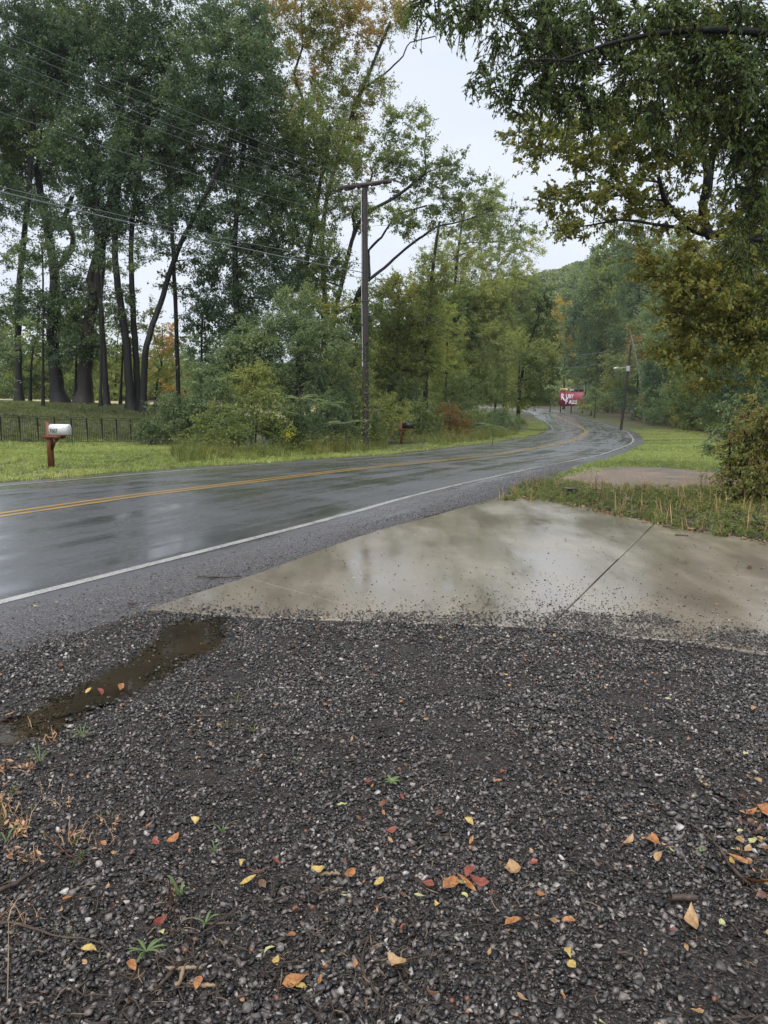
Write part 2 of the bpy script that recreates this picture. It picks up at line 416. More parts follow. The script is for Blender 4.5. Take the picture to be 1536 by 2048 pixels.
def fallen_mat(name, a, b):
    t = NT(name); n = t.noise(t.coord('Object'), 5, 6, .7)
    return t.bsdf(t.ramp(n, [(.36, a), (.6, b)]), .28, .5, t.bump(n, .5, .004))
FALL = {'orange': fallen_mat('orange fallen leaf', (.16, .06, .02), (.42, .18, .06)),
        'tan': fallen_mat('tan fallen leaf', (.20, .11, .05), (.42, .26, .12)),
        'brown': fallen_mat('brown fallen leaf', (.05, .022, .012), (.16, .07, .035)),
        'yellow': fallen_mat('yellow fallen leaf', (.30, .20, .05), (.55, .40, .12)),
        'pale green': fallen_mat('pale green fallen leaf', (.32, .32, .12), (.48, .47, .2)),
        'red': fallen_mat('red fallen leaf', (.10, .025, .015), (.28, .07, .04))}

# ------------------------------------------------------------------ geometry-node stuff: shape variants + points in one object
def stuff_instances(name, label, variants, mats, pts, rot, scl, idx, kind='stuff', parent=None):
    """variants: list of MB. pts (n,3), rot (n,3) euler, scl (n,), idx (n,)"""
    b = MB(); vid = []
    for k, m in enumerate(variants):
        for v, f, mi in zip(m.v, m.f, m.m):
            b.v.append(v); b.f.append(f + b.n); b.m.append(mi)
        b.n += m.n; vid += [k] * m.n
    b.v.append(np.asarray(pts, float)); b.n += len(pts); vid += [-1] * len(pts)
    me = b.mesh.__func__(b, name, mats)
    n = len(me.vertices); nv = n - len(pts)
    def attr(nm, typ, arr, key):
        a = me.attributes.new(nm, typ, 'POINT'); a.data.foreach_set(key, arr)
    attr('vid', 'INT', np.array(vid, np.int32), 'value')
    rr = np.zeros((n, 3), np.float32); rr[nv:] = rot; attr('rot', 'FLOAT_VECTOR', rr.ravel(), 'vector')
    ss = np.ones(n, np.float32); ss[nv:] = scl; attr('scl', 'FLOAT', ss, 'value')
    ii = np.zeros(n, np.int32); ii[nv:] = idx; attr('idx', 'INT', ii, 'value')
    o = bpy.data.objects.new(name, me); col.objects.link(o)
    if parent is not None: o.parent = parent
    t = bpy.data.node_groups.new(name + ' scatter', 'GeometryNodeTree')
    t.interface.new_socket('Geometry', in_out='INPUT', socket_type='NodeSocketGeometry')
    t.interface.new_socket('Geometry', in_out='OUTPUT', socket_type='NodeSocketGeometry')
    gi = t.nodes.new('NodeGroupInput'); go = t.nodes.new('NodeGroupOutput')
    def named(nm, typ):
        q = t.nodes.new('GeometryNodeInputNamedAttribute'); q.data_type = typ; q.inputs['Name'].default_value = nm; return q.outputs['Attribute']
    vidn = named('vid', 'INT')
    def pick(k):
        c = t.nodes.new('FunctionNodeCompare'); c.data_type = 'INT'; c.operation = 'EQUAL'
        ins = [s_ for s_ in c.inputs if s_.type == 'INT']
        t.links.new(vidn, ins[0]); ins[1].default_value = k
        sp = t.nodes.new('GeometryNodeSeparateGeometry'); sp.domain = 'POINT'
        t.links.new(gi.outputs[0], sp.inputs['Geometry']); t.links.new(c.outputs['Result'], sp.inputs['Selection'])
        return sp.outputs['Selection']
    jo = t.nodes.new('GeometryNodeJoinGeometry')
    for k in range(len(variants)):
        g2 = t.nodes.new('GeometryNodeGeometryToInstance'); t.links.new(pick(k), g2.inputs[0]); t.links.new(g2.outputs[0], jo.inputs[0])
    ip = t.nodes.new('GeometryNodeInstanceOnPoints')
    t.links.new(pick(-1), ip.inputs['Points']); t.links.new(jo.outputs[0], ip.inputs['Instance'])
    ip.inputs['Pick Instance'].default_value = True
    t.links.new(named('idx', 'INT'), ip.inputs['Instance Index'])
    er = t.nodes.new('FunctionNodeEulerToRotation'); t.links.new(named('rot', 'FLOAT_VECTOR'), er.inputs[0])
    t.links.new(er.outputs[0], ip.inputs['Rotation'])
    t.links.new(named('scl', 'FLOAT'), ip.inputs['Scale'])
    t.links.new(ip.outputs[0], go.inputs[0])
    md = o.modifiers.new('scatter', 'NODES'); md.node_group = t
    if kind: o['kind'] = kind
    if label: o['label'] = label
    return o

# ------------------------------------------------------------------ terrain
def struct(o): o['kind'] = 'structure'; return o
def axis(lo, fine_lo, fine_hi, hi, step, g=1.09):
    a = list(np.arange(fine_lo, fine_hi + 1e-6, step)); s = step; x = fine_hi
    while x < hi: s = min(s * g, 25); x += s; a.append(x)
    s = step; x = fine_lo; pre = []
    while x > lo: s = min(s * g, 25); x -= s; pre.append(x)
    return np.array(pre[::-1] + a)
xs = axis(-280, -24, 24, 280, .5); ys = axis(-11, -6, 62, 620, .5, 1.06)
XX, YY = np.meshgrid(xs, ys)
ZZ = G(XX, YY)
dd, ss_ = road_sd(XX, YY); dd = dd.reshape(XX.shape); ss_ = ss_.reshape(XX.shape)
# right pavement edge as a distance from the centre line, by station
EDGE_W = np.array([un(px, py)[:2] for px, py in [(-150, 1365), (0, 1315), (290, 1225), (490, 1160), (700, 1090), (870, 1030), (1000, 993), (1060, 965), (1130, 945), (1208, 922), (1260, 904)]])
ed, es = road_sd(EDGE_W[:, 0], EDGE_W[:, 1])
def right_edge(s): return np.interp(s, np.concatenate([[0], es, [es[-1] + 8]]), np.concatenate([[ed[0]], ed, [4.9]]))
LEFT_W = 4.35
big = sm(YY, 60, 120)
inside = (dd < right_edge(ss_) - .15) & (dd > -LEFT_W + .1)
ZZ = ZZ - np.where(inside, .07 + .25 * big, 0)
tb = MB()
nx, ny = len(xs), len(ys)
i, j = np.meshgrid(np.arange(nx - 1), np.arange(ny - 1)); a = (j * nx + i).ravel()
tb.add(np.stack([XX, YY, ZZ], -1).reshape(-1, 3), np.stack([a, a + 1, a + nx + 1, a + nx], 1))
ground = struct(tb.build('ground', M['ground'], smooth=True))
# zones: R = grass, G = leaf litter, B = hay field
za = ground.data.color_attributes.new('zone', 'FLOAT_COLOR', 'POINT')
d_, x_, y_ = dd.ravel(), XX.ravel(), YY.ravel()
near_lot = (d_ > 0) & (y_ < 11.5)
zg = np.where(near_lot, 0, 1.0)
litter = sm(d_, 9.5, 11.5) * (y_ > 24) + sm(-d_, 32, 36)
litter = np.clip(litter, 0, 1)
field = ((x_ < -6) & (y_ > 50) & (y_ < 96) & (d_ < -20)).astype(float)
C4 = np.stack([zg, litter * (1 - field), field, np.ones_like(zg)], 1).astype(np.float32)
za.data.foreach_set('color', C4.ravel())

# ------------------------------------------------------------------ road, lines
rb = MB(); st = CS; re = right_edge(st)
cols_d = [lambda k: -LEFT_W - .02, lambda k: -LEFT_W, lambda k: -2.0, lambda k: 0., lambda k: 2.0, lambda k: 3.9, lambda k: re[k], lambda k: re[k] + .02]
rv = []; ruv = []
for k in range(len(CL)):
    wob = .06 * math.sin(st[k] * 1.7) + .04 * math.sin(st[k] * 4.1)
    for q, fn in enumerate(cols_d):
        dv = fn(k) + (wob if q > 5 else (-wob * .6 if q < 2 else 0))
        p = CL[k] + CN[k] * dv
        z = R(p[1]) + (.004 if 0 < q < 7 else -.12)
        rv.append((p[0], p[1], z)); ruv.append((dv, st[k]))
nc = len(cols_d)
rf = [(k * nc + q, k * nc + q + 1, (k + 1) * nc + q + 1, (k + 1) * nc + q) for k in range(len(CL) - 1) for q in range(nc - 1)]
rb.add(rv, rf)
road = struct(rb.build('road', M['asphalt']))
uvl = road.data.uv_layers.new(name='UVMap')
li_ = np.empty(len(road.data.loops), np.int32); road.data.loops.foreach_get('vertex_index', li_)
uvl.data.foreach_set('uv', np.array(ruv, np.float32)[li_].ravel())
def stripe(name, d0, w, mat, lift=.008):
    b = MB(); v = []
    for k in range(len(CL)):
        for dv in (d0 - w / 2, d0 + w / 2):
            p = CL[k] + CN[k] * dv; v.append((p[0], p[1], R(p[1]) + lift))
    b.add(v, [(2 * k, 2 * k + 1, 2 * k + 3, 2 * k + 2) for k in range(len(CL) - 1)])
    return struct(b.build(name, mat))
stripe('yellow_centre_line', -.13, .11, M['yellow_line'])
stripe('yellow_centre_line', .13, .11, M['yellow_line'])
stripe('white_edge_line', -3.72, .10, M['white_line'])
stripe('white_edge_line', 4.12, .11, M['white_line'])

# ------------------------------------------------------------------ concrete apron: slabs with real joints
def clip(poly, a, b, side, gap):
    """keep the part of poly on one side of line a-b, drawn back by gap"""
    a = np.array(a); b = np.array(b); n = np.array([-(b - a)[1], (b - a)[0]]); n = n / np.linalg.norm(n) * side
    f = lambda p: np.dot(p - a, n) - gap
    out = []
    for p, q in zip(poly, poly[1:] + poly[:1]):
        fp, fq = f(p), f(q)
        if fp >= 0: out.append(p)
        if (fp >= 0) != (fq >= 0): out.append(p + (q - p) * fp / (fp - fq))
    return out
AP = [un(*p)[:2] for p in [(293, 1223), (490, 1159), (600, 1118), (700, 1082), (780, 1057), (880, 1030), (960, 1006), (1010, 992), (1110, 1003), (1200, 1023), (1310, 1048), (1420, 1066), (1560, 1092), (1750, 1135), (2100, 1230), (2300, 1600), (1600, 1330), (1380, 1290), (1240, 1275), (1130, 1262), (1000, 1256), (860, 1252), (700, 1246), (460, 1235)]]
J1 = [un(*p)[:2] for p in [(1310, 1048), (1130, 1228)]]
J2 = [un(*p)[:2] for p in [(960, 1077), (1536, 1164)]]
J3 = [un(*p)[:2] for p in [(490, 1160), (740, 1228)]]
pieces = []
for side in (1, -1):
    h = clip(AP, *J1, side, .007)
    if side == -1 or True:
        for s2 in (1, -1):
            pieces.append(clip(h, *J2, s2, .0015))
big_i = max(range(4), key=lambda q: max([-p[0] for p in pieces[q]] or [-9]) if len(pieces[q]) > 2 else -99)
h = pieces.pop(big_i)
pieces += [clip(h, *J3, 1, .003), clip(h, *J3, -1, .003)]
apron = struct(empty('concrete_apron', (float(AP[0][0]), float(AP[0][1]), 0)))
base = MB(); ap_n = len(AP)
cz = .0
def poly_prism(mb, P, z0, z1, off, bev=.004):
    P = [np.array(p) - off for p in P]; n = len(P)
    c = np.mean(P, 0)
    ins = [p + (c - p) / (np.linalg.norm(c - p) + 1e-9) * bev for p in P]
    v = [(p[0], p[1], z0) for p in P] + [(p[0], p[1], z1 - bev) for p in P] + [(p[0], p[1], z1) for p in ins]
    mb.add(v, [(k, (k + 1) % n, n + (k + 1) % n, n + k) for k in range(n)] + [(n + k, n + (k + 1) % n, 2 * n + (k + 1) % n, 2 * n + k) for k in range(n)])
    return [2 * n + k for k in range(n)]
for P in pieces:
    if len(P) < 3: continue
    import bmesh
    mb = MB(); off = np.array(AP[0]); top = poly_prism(mb, P, -.08, .011, off)
    me = mb.mesh('slab', M['concrete']); bm = bmesh.new(); bm.from_mesh(me); bm.verts.ensure_lookup_table()
    fc = bm.faces.new([bm.verts[q] for q in top]); bmesh.ops.recalc_face_normals(bm, faces=bm.faces[:])
    if fc.normal.z < 0: bmesh.ops.reverse_faces(bm, faces=bm.faces[:])
    bmesh.ops.triangulate(bm, faces=[fc]); bm.to_mesh(me); bm.free()
    o = bpy.data.objects.new('slab', me); col.objects.link(o); o.parent = apron

def flat_patch(name, px, mat, z=.006, sub=2, wob=.04, flat=False):
    P = smooth_line([un(*p)[:2] for p in px] + [un(*px[0])[:2]], 220 if flat else 90)[:-1]
    P = P + rng.normal(0, wob, P.shape) * .4
    c = P.mean(0)
    v = [(c[0], c[1], (0 if flat else G(c[0], c[1])) + z)]; f = []
    rings = [.35, .7, 1.0]
    for r in rings:
        for p in P:
            q = c + (p - c) * r; v.append((q[0], q[1], (0 if flat else G(q[0], q[1])) + (z if r < 1 else z * .3)))
    n = len(P)
    if flat:
        bm = bmesh.new(); bm.faces.new([bm.verts.new((p[0], p[1], z)) for p in P])
        bmesh.ops.triangulate(bm, faces=bm.faces[:])
        for fc in bm.faces:
            if fc.normal.z < 0: fc.normal_flip()
        me = bpy.data.meshes.new(name); bm.to_mesh(me); bm.free(); me.materials.append(mat)
        o = bpy.data.objects.new(name, me); col.objects.link(o); return struct(o)
    f += [(0, 1 + k, 1 + (k + 1) % n, 1 + (k + 1) % n) for k in range(n)]
    for r in range(2):
        a0 = 1 + r * n; a1 = a0 + n
        f += [(a0 + k, a1 + k, a1 + (k + 1) % n, a0 + (k + 1) % n) for k in range(n)]
    return struct(MB().add(v, f).build(name, mat))
flat_patch('old_driveway', [(1095, 968), (1150, 944), (1230, 933), (1330, 936), (1420, 944), (1500, 952), (1560, 965), (1560, 985), (1440, 982), (1300, 984), (1180, 980)], M['old_drive'], .05, wob=.09)
PUD = [(455, 1238), (452, 1275), (440, 1300), (385, 1318), (345, 1350), (300, 1378), (235, 1405), (150, 1442), (110, 1475), (60, 1492), (-20, 1505), (-120, 1530), (-120, 1480), (-10, 1470), (60, 1435), (120, 1395), (200, 1358), (262, 1325), (310, 1290), (325, 1262), (360, 1240)]
puddle = flat_patch('water', PUD, M['water'], .0135, wob=.05, flat=True)
flat_patch('mud', PUD, M['silt'], .0035, wob=.05, flat=True)
PUDW = np.array([v.co[:2] for v in puddle.data.vertices][:220])
def in_poly(x, y, P):
    ins = np.zeros(len(x), bool); P = np.asarray(P)
    for (x0, y0), (x1, y1) in zip(P, np.roll(P, -1, 0)):
        c = ((y0 > y) != (y1 > y)) & (x < (x1 - x0) * (y - y0) / (y1 - y0 + 1e-12) + x0); ins ^= c
    return ins
APW = np.array(AP)
def edge_dist(x, y, P):
    P = np.asarray(P); best = np.full(len(x), 9e9)
    for a, b in zip(P, np.roll(P, -1, 0)):
        ab = b - a; t = np.clip(((x - a[0]) * ab[0] + (y - a[1]) * ab[1]) / (ab @ ab), 0, 1)
        best = np.minimum(best, np.hypot(x - a[0] - t * ab[0], y - a[1] - t * ab[1]))
    return best

# ------------------------------------------------------------------ gravel
ICO = None
def ico():
    global ICO
    if ICO is None:
        bm = bmesh.new(); bmesh.ops.create_icosphere(bm, subdivisions=1, radius=1)
        ICO = (np.array([v.co[:] for v in bm.verts]), np.array([[v.index for v in f.verts] for f in bm.faces])); bm.free()
    return ICO
import bmesh
SHARDS = []
def shard_bank():
    for _ in range(90):
        bm = bmesh.new(); n = int(rng.integers(8, 13)); p = rng.normal(0, 1, (n, 3)); p /= np.linalg.norm(p, axis=1)[:, None]
        p *= rng.uniform(.75, 1.1, (n, 1)) * np.array([1, rng.uniform(.6, .95), rng.uniform(.32, .62)])
        vs = [bm.verts.new(q) for q in p]; r = bmesh.ops.convex_hull(bm, input=vs)
        bmesh.ops.delete(bm, geom=[g for g in r['geom_interior'] if isinstance(g, bmesh.types.BMVert)], context='VERTS')
        bm.verts.index_update(); SHARDS.append((np.array([v.co[:] for v in bm.verts]), np.array([[v.index for v in f.verts] for f in bm.faces]))); bm.free()
def stone(mb, c, r):
    if not SHARDS: shard_bank()
    v, f = SHARDS[int(rng.integers(0, len(SHARDS)))]
    A = np.array(Euler((rng.normal(0, .4), rng.normal(0, .4), rng.uniform(0, 6.3))).to_matrix())
    mb.add((v @ A.T) * r + c, f)
def gravel_variants(nv, n, rad, rlo, rhi, pw=2.2):
    out = []
    for _ in range(nv):
        m = MB()
        for _ in range(n):
            a = rng.uniform(0, 6.3); q = rad * math.sqrt(rng.uniform()); r = rlo + (rhi - rlo) * rng.uniform() ** pw
            stone(m, np.array([q * math.cos(a), q * math.sin(a), r * rng.uniform(.1, .7)]), r)
        out.append(m)
    return out
def scatter(x0, x1, y0, y1, dens):
    n = int((x1 - x0) * (y1 - y0) * dens); return rng.uniform(x0, x1, n), rng.uniform(y0, y1, n)
gx, gy = scatter(-6.5, 7, .3, 7.5, 78)
d, s = road_sd(gx, gy); re_ = right_edge(s)
inA = in_poly(gx, gy, APW); eA = edge_dist(gx, gy, APW)
inP = in_poly(gx, gy, PUDW); eP = edge_dist(gx, gy, PUDW)
vis = (np.abs(gx) < .68 * gy + .9)
SOUTH0 = np.array([un(*p)[:2] for p in [(300, 1230), (460, 1232), (700, 1240), (860, 1246), (1000, 1248), (1130, 1250), (1240, 1262), (1400, 1275), (1536, 1292), (1800, 1350)]])
def line_dist(x, y, P):
    best = np.full(len(x), 9e9)
    for a, b in zip(P[:-1], P[1:]):
        ab = b - a; t = np.clip(((x - a[0]) * ab[0] + (y - a[1]) * ab[1]) / (ab @ ab), 0, 1)
        best = np.minimum(best, np.hypot(x - a[0] - t * ab[0], y - a[1] - t * ab[1]))
    return best
spill = .03 + .10 * sm(gx, .8, 1.2) + .30 * sm(gx, .2, .9) * (.55 + .45 * np.sin(gx * 4.1 + 1)) * (.6 + .4 * np.sin(gx * 11))
mud = .5 + .5 * np.sin(gx * 2.3 + .7 * gy + .4) * np.sin(gy * 2.9 - gx) 
rag = .22 * np.sin(s * 3.1) * np.sin(s * 7.7 + 1) + .1 * np.sin(s * 17)
ok = (rng.uniform(0, 1, len(gx)) > .5 * sm(mud, .74, .97) * (gy < 3.6)) & (d > re_ + .06 + rag * (gy < 5.2)) & ~(inA & (line_dist(gx, gy, SOUTH0) > spill)) & ~(inP & (rng.uniform(0, 1, len(gx)) < .55)) & vis & ~((gy > 5.6) & (gx > -1.2))
gx, gy = gx[ok], gy[ok]
gv = gravel_variants(10, 140, .16, .003, .0150, 2.0)
GZ = np.where(in_poly(gx, gy, APW), .010, np.where(line_dist(gx, gy, SOUTH0) < .3, .003, 0)) - .010 * np.where(in_poly(gx, gy, PUDW), sm(edge_dist(gx, gy, PUDW), -.02, .06), 0)
stuff_instances('gravel', 'dark wet crushed stone gravel covering the lot in front of the driveway', gv, [M['stone']],
                np.stack([gx, gy, GZ], 1), np.stack([0 * gx, 0 * gx, rng.uniform(0, 6.3, len(gx))], 1),
                np.clip(rng.normal(.95, .22, len(gx)), .6, 1.6) * (1 + .25 * sm(gx, .2, 1.2) * (gy < 2.6)), rng.integers(0, 10, len(gx)))
# loose grit: single stones thinning out over the apron, the shoulder and around the puddle
lx, ly = scatter(-7, 9, 2, 19, 3000)
d, s = road_sd(lx, ly); re_ = right_edge(s)
inA = in_poly(lx, ly, APW); eA = edge_dist(lx, ly, APW)
SOUTH = np.array([un(*p)[:2] for p in [(300, 1230), (460, 1232), (700, 1240), (860, 1246), (1000, 1248), (1130, 1250), (1240, 1262), (1400, 1275), (1536, 1292), (1800, 1350)]])
def line_dist(x, y, P):
    best = np.full(len(x), 9e9)
    for a, b in zip(P[:-1], P[1:]):
        ab = b - a; t = np.clip(((x - a[0]) * ab[0] + (y - a[1]) * ab[1]) / (ab @ ab), 0, 1)
        best = np.minimum(best, np.hypot(x - a[0] - t * ab[0], y - a[1] - t * ab[1]))
    return best
eS = line_dist(lx, ly, SOUTH)
blot = .5 + .5 * np.sin(lx * 2.1 + 1.3) * np.sin(ly * 1.7 + lx * .8)
pr = np.where(inA, np.exp(-eS / (.12 + .35 * sm(lx, -.3, .8) * blot)) * 1.1 + .06 * np.exp(-eS / 1.2) + .004, 0)
STRIPW = np.array([un(*p)[:2] for p in [(660, 1085), (700, 1060), (800, 1030), (900, 1003), (985, 985), (1040, 975), (1000, 995), (900, 1022), (780, 1057), (690, 1085)]])
pr = np.where((d > 4.35) & (d < re_ + .3) & ~inA, .16 + .6 * sm(d, re_ - .6, re_ + .05), pr)
pr = np.where(in_poly(lx, ly, STRIPW), .8, pr)
pr = np.where((ly > 11) & (d > 4.5) & (d < 5.5), .55 * sm(d, 4.5, 5.0), pr)
inP = in_poly(lx, ly, PUDW); eP = edge_dist(lx, ly, PUDW)
pr = np.where((~inP) & (eP < .16) & ~inA, .9, pr)
pr = np.where(inP, .01 + .25 * np.exp(-eP / .05), pr)
ok = (rng.uniform(0, 1, len(lx)) < pr) & (np.abs(lx) < .62 * ly + .6)
lx, ly, inA = lx[ok], ly[ok], inA[ok]
sv = []
for _ in range(10):
    m = MB(); stone(m, np.array([0, 0, .4]), 1.0); sv.append(m)
print('gravel', len(gx), 'grit', len(lx))
stuff_instances('loose_gravel', 'loose dark pebbles spilled over the concrete and the road shoulder', sv, [M['stone']],
                np.stack([lx, ly, np.where(inA, .011, .003)], 1), np.stack([0 * lx, 0 * lx, rng.uniform(0, 6.3, len(lx))], 1),
                .003 + .009 * rng.uniform(0, 1, len(lx)) ** 2, rng.integers(0, 10, len(lx)))

# ------------------------------------------------------------------ grass and weeds
def blade_tuft(n, h, spread, lean, w, curl=.5, segs=2):
    m = MB()
    for _ in range(n):
        a = rng.uniform(0, 6.3); q = spread * math.sqrt(rng.uniform()); b = rng.uniform(0, 6.3)
        hh = h * rng.uniform(.5, 1.15); le = lean * rng.uniform(.2, 1.2) * hh
        base_ = np.array([q * math.cos(a), q * math.sin(a), 0]); dr = np.array([math.cos(b), math.sin(b), 0]); sd_ = np.array([-dr[1], dr[0], 0]) * w * rng.uniform(.7, 1.3)
        v = []
        for k in range(segs):
            t = k / segs; c = base_ + dr * le * t ** 1.7 + np.array([0, 0, hh * (t - curl * .35 * t * t)])
            v += [c - sd_ * (1 - t * .5), c + sd_ * (1 - t * .5)]
        v.append(base_ + dr * le + np.array([0, 0, hh * (1 - curl * .35)]))
        f = [(2 * k, 2 * k + 1, 2 * k + 3, 2 * k + 2) for k in range(segs - 1)] + [(2 * segs - 2, 2 * segs - 1, 2 * segs, 2 * segs)]
        m.add(v, f)
    return m
def leafy_tuft(n, h, spread, L, stems=3):
    m = MB()
    for _ in range(stems):
        a = rng.uniform(0, 6.3); p0 = np.array([spread * .3 * math.cos(a), spread * .3 * math.sin(a), 0])
        p1 = p0 + np.array([rng.normal(0, spread * .5), rng.normal(0, spread * .5), h * rng.uniform(.6, 1.1)])
        m.tube([p0, (p0 + p1) / 2 + rng.normal(0, .01, 3), p1], [.003, .0025, .0015], 3, 0, False)
        for _ in range(n // stems):
            t = rng.uniform(.15, 1); c = p0 + (p1 - p0) * t; b = rng.uniform(0, 6.3)
            dr = np.array([math.cos(b), math.sin(b), rng.uniform(-.5, .4)]); sd_ = np.array([-dr[1], dr[0], rng.uniform(-.3, .3)]); l = L * rng.uniform(.6, 1.2)
            m.add([c, c + dr * l * .5 + sd_ * l * .22, c + dr * l, c + dr * l * .5 - sd_ * l * .22], [(0, 1, 2, 3)])
    return m
def plant_scatter(name, label, variants, mats, x, y, smin=.7, smax=1.3, zoff=0.):
    z = G(x, y) + zoff
    return stuff_instances(name, label, variants, mats, np.stack([x, y, z], 1), np.stack([rng.normal(0, .08, len(x)), rng.normal(0, .08, len(x)), rng.uniform(0, 6.3, len(x))], 1),
                           rng.uniform(smin, smax, len(x)), rng.integers(0, len(variants), len(x)))
def field_pts(x0, x1, y0, y1, dens, cond):
    x, y = scatter(x0, x1, y0, y1, dens); d, s = road_sd(x, y)
    vis = (np.abs(x) < .56 * y + 2.5)
    k = cond(x, y, d, s) & vis; return x[k], y[k]
lawn_v = [blade_tuft(14, .075, .11, .8, .0045, .5, 1) for _ in range(5)] + [blade_tuft(14, .12, .09, .9, .005, .6, 1), leafy_tuft(16, .07, .12, .045), leafy_tuft(16, .05, .12, .05)]
x1, y1 = field_pts(-26, 2, 9, 34, 52, lambda x, y, d, s: (d < -LEFT_W - .05 - .25 * np.sin(s * 1.3) ** 2 * .5) & (d > -17))
x2, y2 = field_pts(-4, 40, 22, 120, 16, lambda x, y, d, s: (d < -LEFT_W) & (d > -6.8))
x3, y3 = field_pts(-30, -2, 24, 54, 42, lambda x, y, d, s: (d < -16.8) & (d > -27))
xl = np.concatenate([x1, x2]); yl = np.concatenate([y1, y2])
plant_scatter('shade_tinted_grass', 'grass on the slope behind the fence, coloured darker for the shade under the trees', lawn_v, [M['shade_tinted_grass']], x3, y3, 1.2, 2.2)
plant_scatter('lawn_grass', 'short yellow green lawn grass across the road round the mailbox and fence', lawn_v, [M['grass']], xl, yl, .8, 1.6)
x4, y4 = field_pts(3, 34, 16.2, 90, 30, lambda x, y, d, s: (d > right_edge(s) + .0) & (d < 10.8) & (rng.uniform(0, 1, len(x)) < np.clip(40 / y, .1, 1)))
d4, s4 = road_sd(x4, y4)
OLDW = np.array([un(*p)[:2] for p in [(1095, 968), (1150, 944), (1230, 933), (1330, 936), (1420, 944), (1500, 952), (1560, 965), (1560, 985), (1440, 982), (1300, 984), (1180, 980)]])
k = ~(in_poly(x4, y4, OLDW) & (edge_dist(x4, y4, OLDW) > rng.uniform(0, 1, len(x4)) ** 2 * 1.0))
plant_scatter('verge_grass', 'bright green mown grass on the outside of the bend', lawn_v, [M['grass']], x4[k], y4[k], .9, 1.8)
# weedy strip between the driveways
STRIP = np.array([un(*p)[:2] for p in [(1000, 1003), (1030, 975), (1070, 962), (1140, 963), (1200, 972), (1300, 976), (1440, 975), (1700, 985), (2100, 1000), (2300, 1250), (1750, 1140), (1560, 1096), (1420, 1070), (1310, 1052), (1200, 1027), (1110, 1007)]])
xw, yw = scatter(1.5, 14, 5, 18, 110); k = in_poly(xw, yw, STRIP) & (np.abs(xw) < .6 * yw + 2); xw, yw = xw[k], yw[k]
eW = edge_dist(xw, yw, STRIP)
wv = [blade_tuft(12, .13, .07, .9, .0045, .6, 2) for _ in range(3)] + [leafy_tuft(30, .11, .11, .05) for _ in range(4)] + [leafy_tuft(20, .07, .10, .045) for _ in range(4)]
plant_scatter('roadside_weeds', 'low mixed weeds and grass on the strip between the two driveways', wv, [M['weed']], xw, yw, .5, 1.15)
k = rng.uniform(0, 1, len(xw)) < .06
dv = [blade_tuft(5, .30, .05, .4, .0025, .3, 2) for _ in range(3)] + [leafy_tuft(10, .30, .07, .03, 2) for _ in range(3)]
plant_scatter('dry_weed_stalks', 'dry brown stalks standing among the weeds of the strip', dv, [M['dry']], xw[k], yw[k], .6, 1.3)
# grassy weeds at the left margin of the gravel
xa, ya = scatter(-2.1, -.9, 1.7, 3.6, 160)
wgt = np.exp(-((xa + 1.15 + .38 * (ya - 2)) / .28) ** 2) * np.exp(-((ya - 2.45) / .55) ** 2)
k = rng.uniform(0, 1, len(xa)) < wgt * .55
gl = [blade_tuft(7, .07, .05, 1.0, .0014, .7, 2) for _ in range(4)] + [leafy_tuft(9, .06, .05, .022, 3) for _ in range(3)]
plant_scatter('gravel_weeds', 'straggly pale weeds creeping over the gravel at the left edge', gl, [M['dry'], M['weed']], xa[k], ya[k], .7, 1.3)
k2 = rng.uniform(0, 1, len(xa)) < wgt * .4
plant_scatter('gravel_grass', 'thin green grass creeping over the gravel at the left edge', gl, [M['weed']], xa[k2] + .02, ya[k2], .6, 1.1)

# tall weeds at the foot of the left hedges
x5, y5 = field_pts(-12, 26, 18, 70, 7, lambda x, y, d, s: (d < -5.6) & (d > -8.6) & ((x - y * (-.26)) > -.5) & (rng.uniform(0, 1, len(x)) < np.clip(45 / y, .2, 1)))
MB2 = un(803, 888); kk = (np.hypot(x5 - MB2[0], y5 - MB2[1]) > 2.2) & ~((np.abs(x5 / y5 - MB2[0] / MB2[1]) < .022) & (y5 < MB2[1])); x5, y5 = x5[kk], y5[kk]
tw = [leafy_tuft(40, .75, .25, .10, 6) for _ in range(4)] + [blade_tuft(22, .6, .2, .7, .007, .6, 2) for _ in range(3)]
plant_scatter('hedge_weeds', 'tall rank weeds along the foot of the hedge across the road', tw, [M['weed']], x5, y5, .7, 1.4)
x6, y6 = field_pts(8, 45, 22, 100, 2.6, lambda x, y, d, s: (d > 11.2) & (d < 15))
plant_scatter('woodland_undergrowth', 'leafy undergrowth at the foot of the woods right of the bend', [leafy_tuft(40, .9, .35, .16, 7) for _ in range(5)], [M['leaf_mid']], x6, y6, .7, 1.5)

